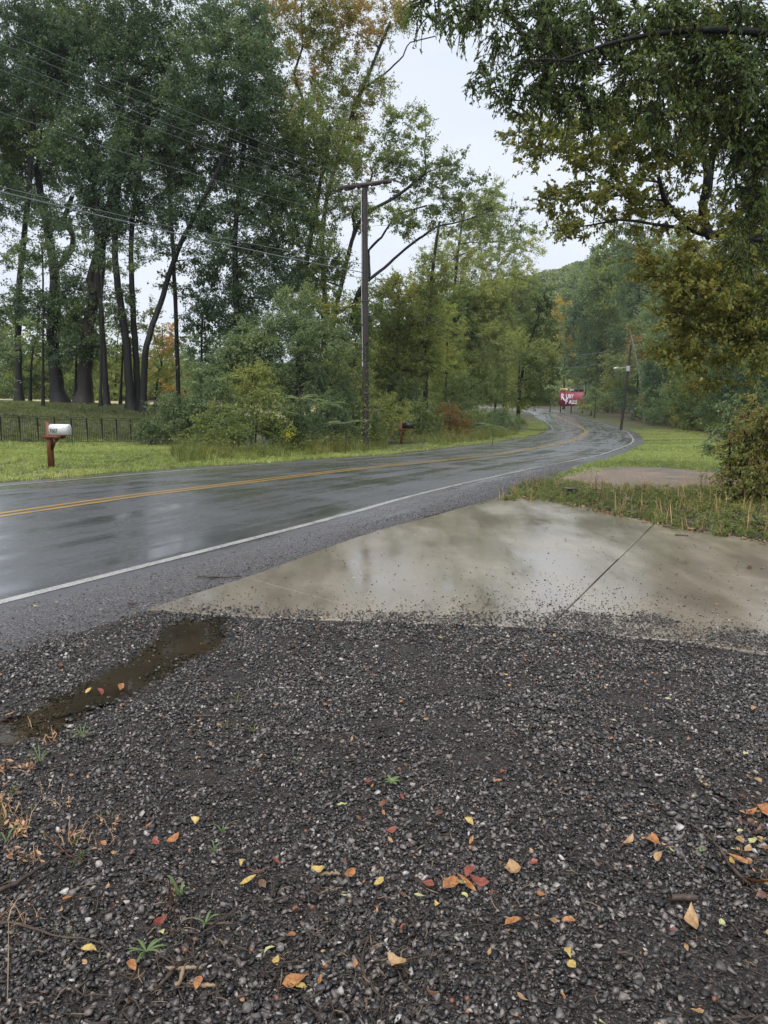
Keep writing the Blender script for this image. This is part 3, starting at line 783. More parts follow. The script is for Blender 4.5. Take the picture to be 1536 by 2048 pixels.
# ================================================================== trees and shrubs
TRI = [0]; NLEAF = [0]; NINST = [0]
def leaves(mb, C, L, W, out=None, droop=.2, fold=False, mi=0):
    """one small pointed blade per centre"""
    n = len(C)
    u = rng.normal(0, 1, (n, 3)); u[:, 2] -= droop * 1.5
    if out is not None: u += out * .8
    u /= np.linalg.norm(u, axis=1)[:, None] + 1e-9
    nn = rng.normal(0, 1, (n, 3)); nn[:, 2] += .6
    w = np.cross(u, nn); w /= np.linalg.norm(w, axis=1)[:, None] + 1e-9
    l = (L * rng.uniform(.65, 1.3, n))[:, None]; ww = (W * rng.uniform(.65, 1.3, n))[:, None]
    if not fold:
        v = np.stack([C - u * l * .5, C + w * ww * .5, C + u * l * .5, C - w * ww * .5], 1).reshape(-1, 3)
        mb.add(v, np.arange(4 * n).reshape(-1, 4), mi)
    else:
        nrm = np.cross(w, u) * (ww * .25)
        a = C - u * l * .5
        v = np.stack([a, a + u * l * .38 + w * ww * .5 + nrm, a + u * l - nrm, a + u * l * .38 - w * ww * .5 + nrm, a + u * l * .45], 1).reshape(-1, 3)
        i = np.arange(n) * 5
        mb.add(v, np.concatenate([np.stack([i, i + 1, i + 2, i + 4], 1), np.stack([i, i + 4, i + 2, i + 3], 1)]), mi)
def ball(n, p=.45):
    v = rng.normal(0, 1, (n, 3)); v /= np.linalg.norm(v, axis=1)[:, None]
    return v * (rng.uniform(0, 1, (n, 1)) ** p)
def bez(a, b, up, n=5, wob=.05):
    a = np.asarray(a); b = np.asarray(b); m = (a + b) / 2 + np.array([0, 0, up]) * np.linalg.norm(b - a)
    t = np.linspace(0, 1, n)[:, None]; P = (1 - t) ** 2 * a + 2 * t * (1 - t) * m + t * t * b
    P[1:-1] += rng.normal(0, wob * np.linalg.norm(b - a) / 4, (n - 2, 3))
    return P
def clump(m, L, W, droop, fold, strand, squash, twig):
    """one leafy spray of radius 1 pointing along +x: twigs with leaves set along them"""
    mb = MB(); nt_ = max(5, min(14, m // 11)); per = max(4, int(m / nt_))
    for _ in range(nt_):
        d = rng.normal(0, 1, 3); d /= np.linalg.norm(d); d = d * .8 + np.array([.45, 0, .05]); d[2] *= squash
        ln = rng.uniform(.6, 1.25); t = np.linspace(0, 1, 5)[:, None]
        o = rng.normal(0, .12, 3)
        P = o + d * ln * t + np.array([0, 0, -1.]) * (droop * .25 + strand * .75) * t ** 1.8 * ln
        if twig > 0: mb.tube(P, np.linspace(twig, twig * .3, 5), 3, 1, False)
        tt = rng.uniform(.12, 1.05, per)
        C = np.stack([np.interp(tt, t[:, 0], P[:, k]) for k in range(3)], 1) + rng.normal(0, .075, (per, 3)) * (1 if strand == 0 else .5)
        T = P[-1] - P[2]; T = T / np.linalg.norm(T)
        leaves(mb, C, L, W, np.tile(T, (per, 1)) * 1.4, droop, fold)
    return mb
def crown_points(blobs, L, W, cover, cr):
    pts = []; rot = []; scl = []
    for c, r in blobs:
        r = np.asarray(r, float); A = math.pi * r[0] * r[2]
        ncl = max(3, int(1.9 * cover * A / (math.pi * cr * cr * .62)))
        o = ball(ncl, .40); cc = c + o * r
        pts.append(cc)
        az = np.arctan2(o[:, 1], o[:, 0]) + rng.normal(0, .5, ncl); el = np.arcsin(np.clip(o[:, 2], -1, 1)) * .7 + rng.normal(0, .25, ncl)
        rot.append(np.stack([rng.normal(0, .3, ncl), -el, az], 1)); scl.append(cr * rng.uniform(.65, 1.3, ncl))
    return np.concatenate(pts), np.concatenate(rot), np.concatenate(scl)
def mesh_tris(o): return sum(max(1, len(p.vertices) - 2) for p in o.data.polygons) if len(o.data.polygons) < 2000 else len(o.data.polygons) * 2
def make_tree(name, label, cat, group, Y, trunks, blobs, mat, L=.12, W=.08, cover=2.6, cr=.8, bark='bark', droop=.2, dy=.55,
              limbs=True, fold=False, squash=.6, strand=0., base_z=True, jit=.35, extra=None, nbr=46):
    """trunks: [(pts px, w0 px, w1 px)], blobs: [(px, py, rx, ry[, dY])] as read off the photograph at distance Y (metres)"""
    s = mpx(Y)
    p0 = trunks[0][0][0] if trunks else (blobs[0][0], blobs[0][1])
    b0 = at(p0[0], p0[1], Y); gz = G(b0[0], b0[1])
    root = empty(name, (b0[0], b0[1], gz)); org = np.array([b0[0], b0[1], gz])
    tag(root, label, cat, group)
    tm = MB(); skel = []
    for ti, (pts, w0, w1) in enumerate(trunks):
        off = 0.
        P = [at(px, py, Y) for px, py in pts]
        P = np.array(P) - org
        if ti == 0 or abs(pts[0][1] - trunks[0][0][0][1]) < 30:
            P[0][2] = G(*(P[0] + org)[:2]) - org[2] - .15
        for q in range(1, len(P)): P[q][1] += rng.normal(0, .25) * min(q, 3) * .5
        Ps = smooth_line(P, max(8, len(P) * 5))
        t = np.linspace(0, 1, len(Ps)); r = (w0 * (1 - t) + w1 * t) * s / 2
        zc = Ps[:, 2]
        r = r * (1 + (.75 * np.exp(-np.maximum(zc + .1, 0) / .45) if P[0][2] < .5 else 0))
        r = r * (1 + .02 * np.sin(np.arange(len(r)) * 1.9))
        Ps[2:-1] += rng.normal(0, 1, (len(Ps) - 3, 3)) * (r[2:-1] * .07)[:, None] * [1, 1, .3]
        if ti > 0 and Y > 30:
            q_ = np.linspace(0, 1, 7); wv_ = rng.normal(0, .32, (7, 3)); wv_[0] = 0; tq = np.linspace(0, 1, len(Ps))
            Ps = Ps + np.stack([np.interp(tq, q_, wv_[:, k]) for k in range(3)], 1)
        tm.tube(Ps, r, 9 if w0 > 10 else 6)
        skel.append((Ps, r))
    wb = []
    for bl in blobs:
        px, py, rx, ry = bl[:4]; yy = Y + (bl[4] if len(bl) > 4 else rng.normal(0, jit * rx * s))
        c = at(px, py, yy) - org; wb.append((c, np.array([rx * s, rx * s * dy + .3, ry * s])))
    cp, crt, csc = crown_points(wb, L, W, cover, cr); cl_ = list(zip(cp, csc))
    mleaf = int(min(230, max(24, 1.15 * cr * cr / (L * W * .5))))
    if skel and limbs:
        SP = np.concatenate([q[0] for q in skel]); SR = np.concatenate([q[1] for q in skel])
        bm_ = MB(); hubs = []
        for c, r in wb:
            dist = np.linalg.norm(SP - c, axis=1) + np.maximum(SP[:, 2] - c[2], 0) * 3 + (SP[:, 2] < SP[:, 2].max() * .25) * 4
            k = int(np.argmin(dist)); a = SP[k]; B = bez(a, c, .10, 7)
            r0 = min(SR[k] * .55, .05 + .02 * np.linalg.norm(c - a)); tm.tube(B, np.linspace(r0, r0 * .35, 7), 5, 0, False)
            hubs.append((B, r0))
        HP = np.concatenate([h_[0] for h_ in hubs]); 
        pick = rng.permutation(len(cl_))[:nbr]
        for q in pick:
            c, k = cl_[q]; dist = np.linalg.norm(HP - c, axis=1) + np.maximum(HP[:, 2] - c[2], 0) * 1.5
            a = HP[int(np.argmin(dist))]; B = bez(a, c, .06, 4)
            rr = max(.012, .012 * np.linalg.norm(c - a)); tm.tube(B, np.linspace(rr, rr * .4, 4), 3, 0, False)
    if tm.n: tm.build('trunk', M[bark], root, True)
    vs = [clump(mleaf, L / cr, W / cr, droop, fold, strand, squash, .008 / cr if Y < 60 else 0) for _ in range(6)]
    stuff_instances('crown', None, vs, [M[mat], M[bark]], cp, crt, csc, rng.integers(0, 6, len(cp)), 'stuff', root)
    NLEAF[0] += mleaf * len(cp); NINST[0] += len(cp)
    TRI[0] += sum(sum(len(f) for f in v.f) * 2 for v in vs) + sum(len(f) for f in tm.f) * 2
    return root

G1 = 'big dark trees behind the black fence'
D = 'leaf_dark'
make_tree('tree', 'dark trunk at the far left edge of the photo, forking high among the leaves', 'tree', G1, 47.0, [([(38, 802), (33, 640), (45, 500), (62, 380), (70, 250)], 14, 8)],
          [(40, 300, 100, 80), (50, 180, 100, 90), (60, 50, 120, 90), (10, 400, 60, 60), (25, 610, 70, 38), (-40, 250, 80, 120)], D, .13, .09, 3.3, .85)
make_tree('tree', 'broad dark trunk leaning left between the mailbox and the flared brown trunk', 'tree', G1, 47.5, [([(120, 803), (108, 720), (107, 620), (108, 540), (90, 440), (62, 330)], 27, 12), ([(106, 560), (140, 470), (150, 400)], 12, 8)],
          [(110, 130, 130, 110), (90, 330, 110, 80), (175, 30, 120, 80), (150, 420, 60, 45), (120, 650, 50, 70)], D, .13, .09, 3.3, .85)
make_tree('tree', 'thickest trunk with brown flaring foot behind the fence', 'tree', G1, 46.5, [([(166, 806), (170, 740), (180, 640), (195, 540), (205, 470), (240, 380), (245, 250)], 30, 10), ([(188, 590), (178, 480), (165, 380), (170, 260)], 15, 8), ([(205, 480), (230, 440), (262, 330), (310, 200)], 13, 6)],
          [(250, 130, 120, 100), (180, 300, 100, 80), (330, 50, 120, 90), (330, 190, 100, 60), (240, 240, 70, 70), (170, 620, 45, 70)], D, .13, .09, 3.3, .85, bark='bark_brown')
make_tree('tree', 'thin near-black trunk just right of the thickest trunk', 'tree', G1, 45.5, [([(213, 812), (208, 730), (199, 620), (190, 480), (195, 380)], 12, 7)],
          [(215, 360, 70, 60), (205, 450, 45, 40), (150, 700, 50, 40)], D, .12, .08, 3.0, .8)
make_tree('tree', 'leaning dark trunk, first of the close clump of three', 'tree', G1, 45.5, [([(262, 817), (256, 720), (244, 620), (230, 540), (226, 440), (240, 330)], 18, 9)],
          [(275, 330, 80, 60), (260, 440, 50, 40), (245, 620, 25, 40)], D, .12, .08, 3.0, .8)
make_tree('tree', 'straight dark trunk in the middle of the close clump of three', 'tree', G1, 46.1, [([(275, 816), (272, 700), (266, 580), (262, 440), (285, 320)], 14, 7)],
          [(330, 320, 90, 60), (300, 410, 60, 45)], D, .12, .08, 3.0, .8)
make_tree('tree', 'trunk bending right towards the straight bare trunk, last of the close clump', 'tree', G1, 44.9, [([(286, 816), (289, 740), (296, 680), (318, 600), (345, 520), (385, 440), (430, 370), (470, 250)], 14, 6)],
          [(420, 300, 110, 80), (440, 150, 100, 90), (370, 440, 45, 40), (400, 230, 90, 50), (480, 60, 80, 80)], D, .13, .09, 3.3, .85)
make_tree('tree', 'slender dead-straight trunk standing alone right of the clump', 'tree', G1, 47.5, [([(357, 800), (353, 660), (347, 500), (341, 352), (338, 250)], 9, 7)],
          [(350, 380, 38, 30), (325, 290, 60, 50), (375, 520, 28, 22), (340, 560, 18, 30)], 'leaf_mid', .12, .08, 1.8, .6)
make_tree('tree', 'dense dark green tree behind the willowy bush, low foliage', 'tree', G1, 46.0, [([(480, 806), (476, 640), (468, 500), (480, 350), (500, 200)], 15, 7)],
          [(500, 430, 110, 70), (470, 530, 90, 50), (440, 640, 70, 70), (520, 330, 110, 80), (540, 600, 70, 90), (510, 160, 50, 90)], D, .13, .09, 3.6, .85)
make_tree('tree', 'tall dark tree rising behind the utility pole line, left of the pole', 'tree', G1, 48.0, [([(600, 806), (600, 640), (615, 500), (640, 360), (660, 250)], 15, 6)],
          [(590, 480, 90, 70), (620, 390, 100, 70), (560, 260, 90, 80), (640, 300, 80, 60), (640, 560, 50, 60)], 'leaf_mid', .13, .09, 3.0, .8)
make_tree('tree', 'tall tree with brownish autumn top against the sky, centre left', 'tree', G1, 53.0, [([(655, 800), (650, 600), (640, 430), (700, 240), (740, 150), (780, 40)], 13, 5), ([(700, 240), (770, 130), (820, 90), (870, 70)], 4, 2), ([(640, 430), (600, 250), (590, 100)], 8, 4)],
          [(590, 90, 100, 100), (700, 60, 80, 80), (640, 220, 90, 70), (730, 170, 50, 55), (780, 40, 55, 45), (690, 300, 60, 50), (600, -20, 120, 60)], 'leaf_autumn', .12, .08, 2.1, .7)
make_tree('tree', 'spreading tree with slanting limbs right behind the utility pole', 'tree', 'roadside trees between the fence and the bend', Yd(680, -14), [([(655, 800), (660, 700), (668, 630), (690, 540), (704, 480), (725, 430), (790, 395), (850, 350)], 13, 5), ([(700, 650), (728, 580), (760, 545), (800, 500), (842, 478), (880, 448), (925, 446), (990, 420)], 8, 2), ([(668, 630), (695, 590), (735, 500), (780, 440), (840, 410)], 7, 3), ([(704, 480), (730, 400), (735, 330)], 6, 3)],
          [(800, 280, 62, 62), (750, 340, 60, 45), (850, 370, 75, 55), (900, 330, 32, 36), (790, 440, 60, 40), (700, 420, 45, 40), (925, 430, 75, 45), (1010, 455, 60, 34), (950, 390, 40, 34), (640, 560, 40, 50), (850, 230, 14, 20)], 'leaf_mid', .11, .075, 2.1, .6)
GR = 'roadside trees between the fence and the bend'
make_tree('tree', 'pale green airy tree with its top in front of the bright sky', 'tree', GR, Yd(905, -14), [([(905, 800), (905, 650), (912, 520), (930, 420)], 9, 4)],
          [(905, 520, 75, 55), (960, 500, 70, 50), (1040, 490, 50, 32), (880, 590, 70, 55), (985, 560, 60, 55), (960, 420, 50, 45), (990, 390, 22, 28)], 'leaf_light', .115, .075, 2.4, .6)
make_tree('tree', 'vine-clad dark trunk in the green wall right of the black mailbox', 'tree', GR, Yd(853, -11), [([(850, 806), (853, 700), (860, 600), (868, 520), (880, 440)], 12, 5)],
          [(870, 560, 35, 60), (853, 640, 18, 60), (850, 720, 16, 40), (820, 650, 70, 50), (800, 740, 60, 45)], 'leaf_mid', .12, .08, 3.0, .6)
make_tree('tree', 'yellow green tree filling the gap just right of the utility pole', 'tree', GR, 58, [([(790, 800), (792, 700), (800, 620)], 10, 4)],
          [(780, 660, 60, 55), (820, 600, 60, 50), (760, 740, 60, 50), (840, 700, 50, 50), (780, 585, 40, 30)], 'leaf_light', .13, .09, 3.4, .7)
make_tree('tree', 'full green tree at the middle of the roadside wall of trees', 'tree', GR, Yd(940, -12), [([(940, 806), (942, 700), (950, 600)], 10, 4)],
          [(930, 620, 60, 55), (900, 700, 60, 60), (960, 690, 60, 60), (940, 770, 70, 40), (980, 630, 50, 50)], 'leaf_mid', .13, .09, 3.6, .7)
make_tree('tree', 'green tree with yellow tints leaning over the road before the bend', 'tree', GR, Yd(1010, -10.5), [([(1010, 812), (1012, 720), (1020, 620), (1030, 560)], 9, 4)],
          [(1010, 600, 55, 50), (1050, 580, 35, 36), (1010, 690, 60, 55), (1055, 660, 45, 50), (1000, 770, 50, 40), (1062, 735, 42, 40), (1045, 545, 28, 20)], 'leaf_light', .15, .10, 3.6, .8)
make_tree('tree', 'last tree on the inside of the bend, branches hanging over the asphalt', 'tree', GR, 84, [([(1035, 822), (1040, 760), (1060, 680), (1080, 620)], 8, 3)],
          [(1080, 650, 36, 45), (1070, 720, 42, 42), (1085, 760, 36, 34), (1050, 790, 40, 24), (1100, 700, 28, 40), (1072, 800, 26, 16), (1085, 600, 24, 30)], 'leaf_mid', .17, .12, 3.6, .8)
make_tree('tree', 'golden tinted tree beyond the bend below the distant hill', 'tree', None, 190, [([(1128, 800), (1130, 700), (1132, 640)], 4, 2)],
          [(1128, 640, 26, 34), (1140, 690, 30, 36), (1118, 610, 18, 18), (1128, 600, 14, 12)], 'leaf_gold', .35, .25, 2.3, 1.4)
# willowy bush and dark background growth
make_tree('tree', 'pale willowy small tree in front of the dark trees, rounded top', 'tree', None, Yd(590, -11.5), [([(590, 840), (592, 760), (595, 680), (600, 620)], 7, 3), ([(592, 760), (560, 690), (520, 650)], 4, 2)],
          [(600, 640, 60, 52), (560, 700, 70, 55), (640, 700, 65, 55), (510, 680, 50, 45), (600, 600, 36, 26), (560, 770, 80, 45), (660, 770, 55, 45), (480, 720, 40, 40)], 'leaf_grey', .10, .045, 2.6, .55, droop=.5)
GL = 'low leafy trees among the big trunks'
for px, Yb, bl, m_, lab in [(60, 49, [(50, 690, 50, 60), (20, 740, 40, 40), (70, 760, 40, 30)], 'leaf_dark', 'low dark leafy tree between the two leftmost trunks'),
        (-20, 38, [(10, 700, 50, 34), (50, 660, 30, 20), (-10, 760, 40, 30)], 'leaf_grey', 'drooping grey green branch foliage at the left edge'),
        (150, 48, [(140, 620, 50, 50), (150, 700, 40, 50), (135, 560, 40, 40)], 'leaf_dark', 'dark leafy sapling behind the thickest trunk'),
        (240, 50, [(235, 700, 36, 40), (250, 640, 36, 40), (225, 560, 30, 40)], 'leaf_mid', 'leafy sapling seen left of the close clump of trunks'),
        (310, 50, [(315, 740, 34, 30), (330, 690, 26, 34), (300, 640, 20, 40)], 'leaf_light', 'yellow green sapling between the clump and the bare straight trunk'),
        (85, 40, [(90, 500, 60, 50), (60, 560, 40, 40)], 'leaf_dark', 'leafy side growth on the leftmost trunks'),
        (200, 44, [(160, 480, 70, 36), (300, 490, 60, 36), (20, 530, 50, 36), (240, 520, 40, 30), (420, 470, 50, 40), (100, 440, 60, 30)], 'leaf_dark', 'thin tree whose crown fills the light between the big trunks'),
        (400, 47, [(395, 640, 40, 50), (410, 720, 44, 40), (390, 590, 26, 30)], 'leaf_dark', 'low dark tree right of the straight bare trunk')]:
    make_tree('tree', lab, 'tree', GL, Yb, [([(px, 802), (px + 4, bl[0][1] + 20), (px + 6, bl[0][1] - 10)], 6, 3)], bl, m_, .12, .08, 1.5, .7, nbr=16)
GU = 'leafy understory trees behind the hedge'
for px, dt, bl, m_, lab in [(705, -13, [(700, 690, 55, 55), (735, 630, 40, 45), (690, 760, 50, 40)], 'leaf_mid', 'leafy understory tree directly behind the utility pole'),
        (890, -13, [(885, 660, 45, 50), (890, 740, 55, 50), (850, 600, 40, 40)], 'leaf_light', 'pale understory tree right of the vine-clad trunk'),
        (990, -12, [(985, 700, 45, 55), (1000, 640, 40, 40), (980, 770, 50, 40)], 'leaf_mid', 'understory tree close behind the hedge near the bend'),
        (480, -14, [(470, 740, 60, 45), (430, 760, 50, 40), (500, 690, 45, 40)], 'leaf_grey', 'rounded understory tree left of the willowy tree'),
        (640, -14, [(640, 620, 45, 45), (650, 700, 50, 50), (610, 560, 30, 30)], 'leaf_light', 'yellow green understory tree right of the willowy tree'),
        (1035, -9.5, [(1040, 700, 36, 50), (1050, 770, 36, 34), (1035, 812, 26, 14)], 'leaf_light', 'understory tree whose skirt hides the road beyond the bend')]:
    make_tree('tree', lab, 'tree', GU, Yd(px, dt), [([(px, 812), (px + 4, bl[0][1] + 20), (px + 6, bl[0][1] - 10)], 5, 3)], bl, m_, .13, .085, 3.2, .6, nbr=18)
# background trees behind the left group
GB = 'distant trees beyond the hay field'
for q, (px, Yb, top, w, m_) in enumerate([(-10, 96, 600, 60, 'leaf_mid'), (70, 104, 640, 60, 'leaf_light'), (150, 92, 600, 60, 'leaf_mid'), (230, 110, 650, 60, 'leaf_light'), (320, 100, 640, 50, 'leaf_autumn'), (400, 92, 660, 50, 'leaf_grey'), (470, 100, 640, 55, 'leaf_mid'), (720, 100, 560, 60, 'leaf_mid'), (800, 110, 600, 60, 'leaf_light'), (890, 100, 560, 60, 'leaf_mid'), (640, 96, 620, 60, 'leaf_dark')]):
    lab = ['hazy green tree beyond the far left trunk', 'pale tree seen between the two leftmost trunks', 'green tree behind the thickest trunk, far off', 'yellow green tree at the back of the hay field', 'brownish distant tree right of the leaning trunk', 'grey green far tree beside the straight bare trunk',
           'far tree behind the dense dark tree', 'distant tree showing behind the utility pole', 'far yellow green tree right of the pole', 'far green tree behind the vine-clad trunk', 'far dark tree left of the pole'][q]
    make_tree('tree', lab, 'tree', GB, Yb, [([(px, 800), (px + 3, (800 + top) / 2), (px + 5, top + 20)], 5, 2)],
              [(px, (top + 800) / 2 + 20, w, (800 - top) / 2.6), (px + rng.uniform(-20, 20), top + 50, w * .7, 45), (px + 25, 770, w, 30)], m_, .26, .18, 2.4, 1.3, nbr=16)

# right-hand woods
GW = 'trees of the woods right of the bend'
RW = [(1172, 186, 780, [(1160, 600, 34, 60), (1150, 680, 34, 60), (1165, 740, 34, 40)], 'leaf_grey', 'grey green tree directly behind the red billboard'),
      (1216, 130, 800, [(1206, 540, 36, 50), (1180, 620, 40, 60), (1190, 700, 45, 60), (1200, 760, 34, 35)], 'leaf_dark', 'dark tree between the billboard and the street lamp'),
      (1225, 110, 815, [(1230, 520, 45, 60), (1220, 600, 50, 60), (1230, 680, 45, 50), (1215, 745, 42, 45), (1240, 790, 34, 26)], 'leaf_mid', 'tall green tree behind the lamp arm'),
      (1275, 90, 825, [(1275, 500, 45, 60), (1290, 590, 50, 60), (1275, 670, 48, 50), (1290, 750, 46, 46), (1260, 800, 36, 24)], 'leaf_dark', 'tall dark tree right behind the second utility pole'),
      (1330, 72, 835, [(1330, 520, 55, 60), (1340, 620, 60, 60), (1330, 710, 60, 60), (1325, 790, 50, 45)], 'leaf_grey', 'full tree of the woods above the leaf litter bank'),
      (1395, 60, 840, [(1390, 560, 60, 70), (1400, 660, 60, 60), (1390, 740, 60, 50), (1385, 810, 50, 45)], 'leaf_mid', 'green tree above the upper end of the mown verge'),
      (1465, 50, 850, [(1470, 540, 60, 70), (1460, 640, 60, 60), (1470, 730, 60, 60), (1450, 810, 55, 55), (1500, 820, 50, 60)], 'leaf_dark', 'dark tree behind the right hand hedge'),
      (1540, 44, 860, [(1530, 450, 50, 80), (1540, 560, 50, 80), (1540, 680, 60, 80), (1535, 790, 60, 70), (1530, 330, 40, 70)], 'leaf_dark', 'dark tree at the far right edge of the photo'),
      (1430, 40, 860, [(1420, 700, 60, 45), (1450, 770, 60, 50), (1400, 800, 50, 45), (1500, 790, 50, 60), (1450, 640, 50, 40)], 'leaf_mid', 'nearer leafy tree at the wood edge left of the right hand hedge'),
      (1345, 40, 845, [(1340, 740, 46, 46), (1320, 790, 46, 40), (1365, 690, 40, 40), (1360, 810, 50, 30)], 'leaf_dark', 'nearer dark leafy tree above the leaf litter bank'),
      (1245, 84, 830, [(1240, 735, 30, 28), (1265, 770, 26, 24), (1228, 775, 24, 22)], 'leaf_light', 'small bright green sapling round the second utility pole'),
      (1300, 68, 840, [(1285, 690, 30, 22), (1300, 720, 30, 24)], 'leaf_rusty', 'small rusty leaved tree near the leaning pale trunk')]
for px, Yb, by, bl, m_, lab in RW:
    Yb = max(Yd(px, 14), 26) if px > 1200 else Yb
    s_ = max(.11, .0022 * Yb)
    make_tree('tree', lab, 'tree', GW, Yb, [([(px, by), (px + 2, (by + bl[0][1]) / 2), (px + 4, bl[0][1])], 600 / Yb, 200 / Yb)], bl, m_, s_, s_ * .68, 3.9, .5 + .008 * Yb, nbr=24)
make_tree('tree', 'thin leaning pale trunk right of the second utility pole', 'tree', GW, Yd(1289, 12), [([(1289, 838), (1284, 790), (1276, 740), (1268, 690), (1262, 660)], 3.2, 2)], [(1262, 655, 20, 16), (1292, 800, 16, 18)], 'leaf_autumn', .16, .1, 1.6, .6, bark='bark_pale', nbr=6)

# hedge-like shrubs: left bank
SH = 'shrubs of the hedge across the road'
shr = [(345, 838, 55, 48, 33.5, 'leaf_grey', 'big round grey green shrub covering the end of the black fence'), (300, 862, 25, 22, 33.5, 'leaf_grey', 'little shrub swallowing the last fence panel'),
       (420, 800, 55, 45, 36, 'leaf_grey', 'feathery shrub behind the round one at the fence end'), (440, 850, 55, 42, 33, 'leaf_mid', 'olive shrub mixed with yellow goldenrod'),
       (510, 830, 60, 48, 33, 'leaf_mid', 'broad shrub left of the ferny shrub'), (590, 845, 58, 45, 33, 'leaf_dark', 'dark shrub below the willowy tree'),
       (650, 830, 55, 45, 33, 'leaf_grey', 'ferny grey shrub left of the utility pole foot'), (715, 850, 52, 42, 34, 'leaf_mid', 'shrub climbing round the foot of the utility pole'),
       (770, 835, 50, 42, 36, 'leaf_light', 'pale shrub behind the black mailbox'), (835, 840, 50, 38, 38, 'leaf_mid', 'shrub right of the black mailbox'),
       (895, 842, 48, 34, 41, 'leaf_rusty', 'reddish brown shrub in the hedge'), (945, 848, 48, 30, 44, 'leaf_mid', 'low green shrub near the end of the hedge'),
       (1000, 845, 46, 28, 49, 'leaf_grey', 'grey green shrub where the hedge nears the bend'), (1030, 856, 30, 20, 50, 'leaf_light', 'last rounded shrub of the hedge at the bend'),
       (700, 780, 55, 45, 38, 'leaf_mid', 'taller shrub behind the pole foot'), (900, 790, 60, 45, 45, 'leaf_mid', 'taller shrub behind the reddish one'),
       (500, 770, 60, 40, 38, 'leaf_light', 'yellow green shrub below the dark low tree'), (800, 790, 50, 40, 42, 'leaf_dark', 'dark shrub among the trees above the black mailbox')]
for px, py, rx, ry, Yb, m_, lab in shr:
    Yb = Yd(px, -8.6 - (Yb % 1) - (3.5 if py < 815 else 0)) if px > 400 else Yb
    make_tree('shrub', lab, 'shrub', SH, Yb, [([(px, py + ry), (px + 3, py + ry * .3), (px + 6, py - ry * .4)], 3, 1.5)],
              [(px, py, rx, ry), (px - rx * .5, py + ry * .45, rx * .6, ry * .6), (px + rx * .5, py + ry * .45, rx * .6, ry * .6), (px + rng.uniform(-20, 20), py - ry * .6, rx * .5, ry * .45)],
              m_, .085, .04, 2.6, .34, droop=.3, nbr=22, dy=.8)
SH2 = 'shrubs along the edge of the woods'
for px, py, rx, ry, Yb, m_, lab in [(1182, 808, 24, 13, 150, 'leaf_mid', 'rounded shrub hiding the right end of the red billboard'), (1190, 790, 18, 16, 140, 'leaf_grey', 'greyish shrub just right of the billboard'),
        (1215, 812, 34, 18, 105, 'leaf_mid', 'shrub left of the second utility pole'), (1290, 815, 34, 24, 74, 'leaf_dark', 'dark shrub right of the second utility pole'),
        (1345, 810, 46, 42, 58, 'leaf_grey', 'large rounded shrub above the leaf litter'), (1410, 830, 46, 38, 50, 'leaf_mid', 'shrub at the top corner of the mown verge'), (1360, 835, 12, 20, 48, 'leaf_gold', 'small yellow shrub at the wood edge'),
        (1100, 800, 16, 10, 170, 'leaf_mid', 'shrub left of the red billboard')]:
    Yb = Yd(px, 12.5) if px > 1200 else Yb
    L_ = max(.085, Yb * .002)
    make_tree('shrub', lab, 'shrub', SH2, Yb, [([(px, py + ry), (px + 2, py), (px + 3, py - ry * .4)], 2, 1)],
              [(px, py, rx, ry), (px - rx * .5, py + ry * .4, rx * .6, ry * .6), (px + rx * .5, py + ry * .4, rx * .6, ry * .6)], m_, L_, L_ * .55, 2.7, .2 + .006 * Yb, nbr=12, dy=.8)
# near right hedge with drooping leaves
make_tree('shrub', 'tall drooping shrub at the right edge with tired reddish leaves', 'shrub', 'near shrubs on the right', 11.5, [([(1500, 1030), (1495, 940), (1490, 860)], 8, 4), ([(1530, 1040), (1535, 930), (1540, 830)], 8, 4), ([(1462, 1010), (1464, 950), (1460, 880)], 4, 2)],
          [(1505, 880, 48, 60), (1540, 840, 45, 60), (1480, 1000, 30, 30), (1480, 950, 32, 50), (1520, 980, 50, 60), (1560, 930, 50, 90), (1500, 1030, 45, 26)], 'leaf_hedge', .06, .03, 3.4, .24, droop=.8, nbr=60, fold=True)
make_tree('shrub', 'grey green shrub behind the drooping one on the right', 'shrub', 'near shrubs on the right', 17, [([(1480, 940), (1470, 890), (1465, 850)], 6, 3)],
          [(1460, 880, 38, 45), (1500, 840, 50, 40), (1550, 820, 50, 60), (1440, 920, 18, 22)], 'leaf_grey', .08, .04, 2.3, .35, droop=.4, nbr=30, fold=True)
make_tree('shrub', 'leafy ground shrub creeping onto the driveway corner', 'shrub', 'near shrubs on the right', 8.9, [([(1530, 1085), (1532, 1060), (1535, 1040)], 3, 2)],
          [(1525, 1060, 40, 20), (1575, 1075, 40, 26)], 'leaf_mid', .05, .03, 1.8, .15, nbr=14, fold=True)

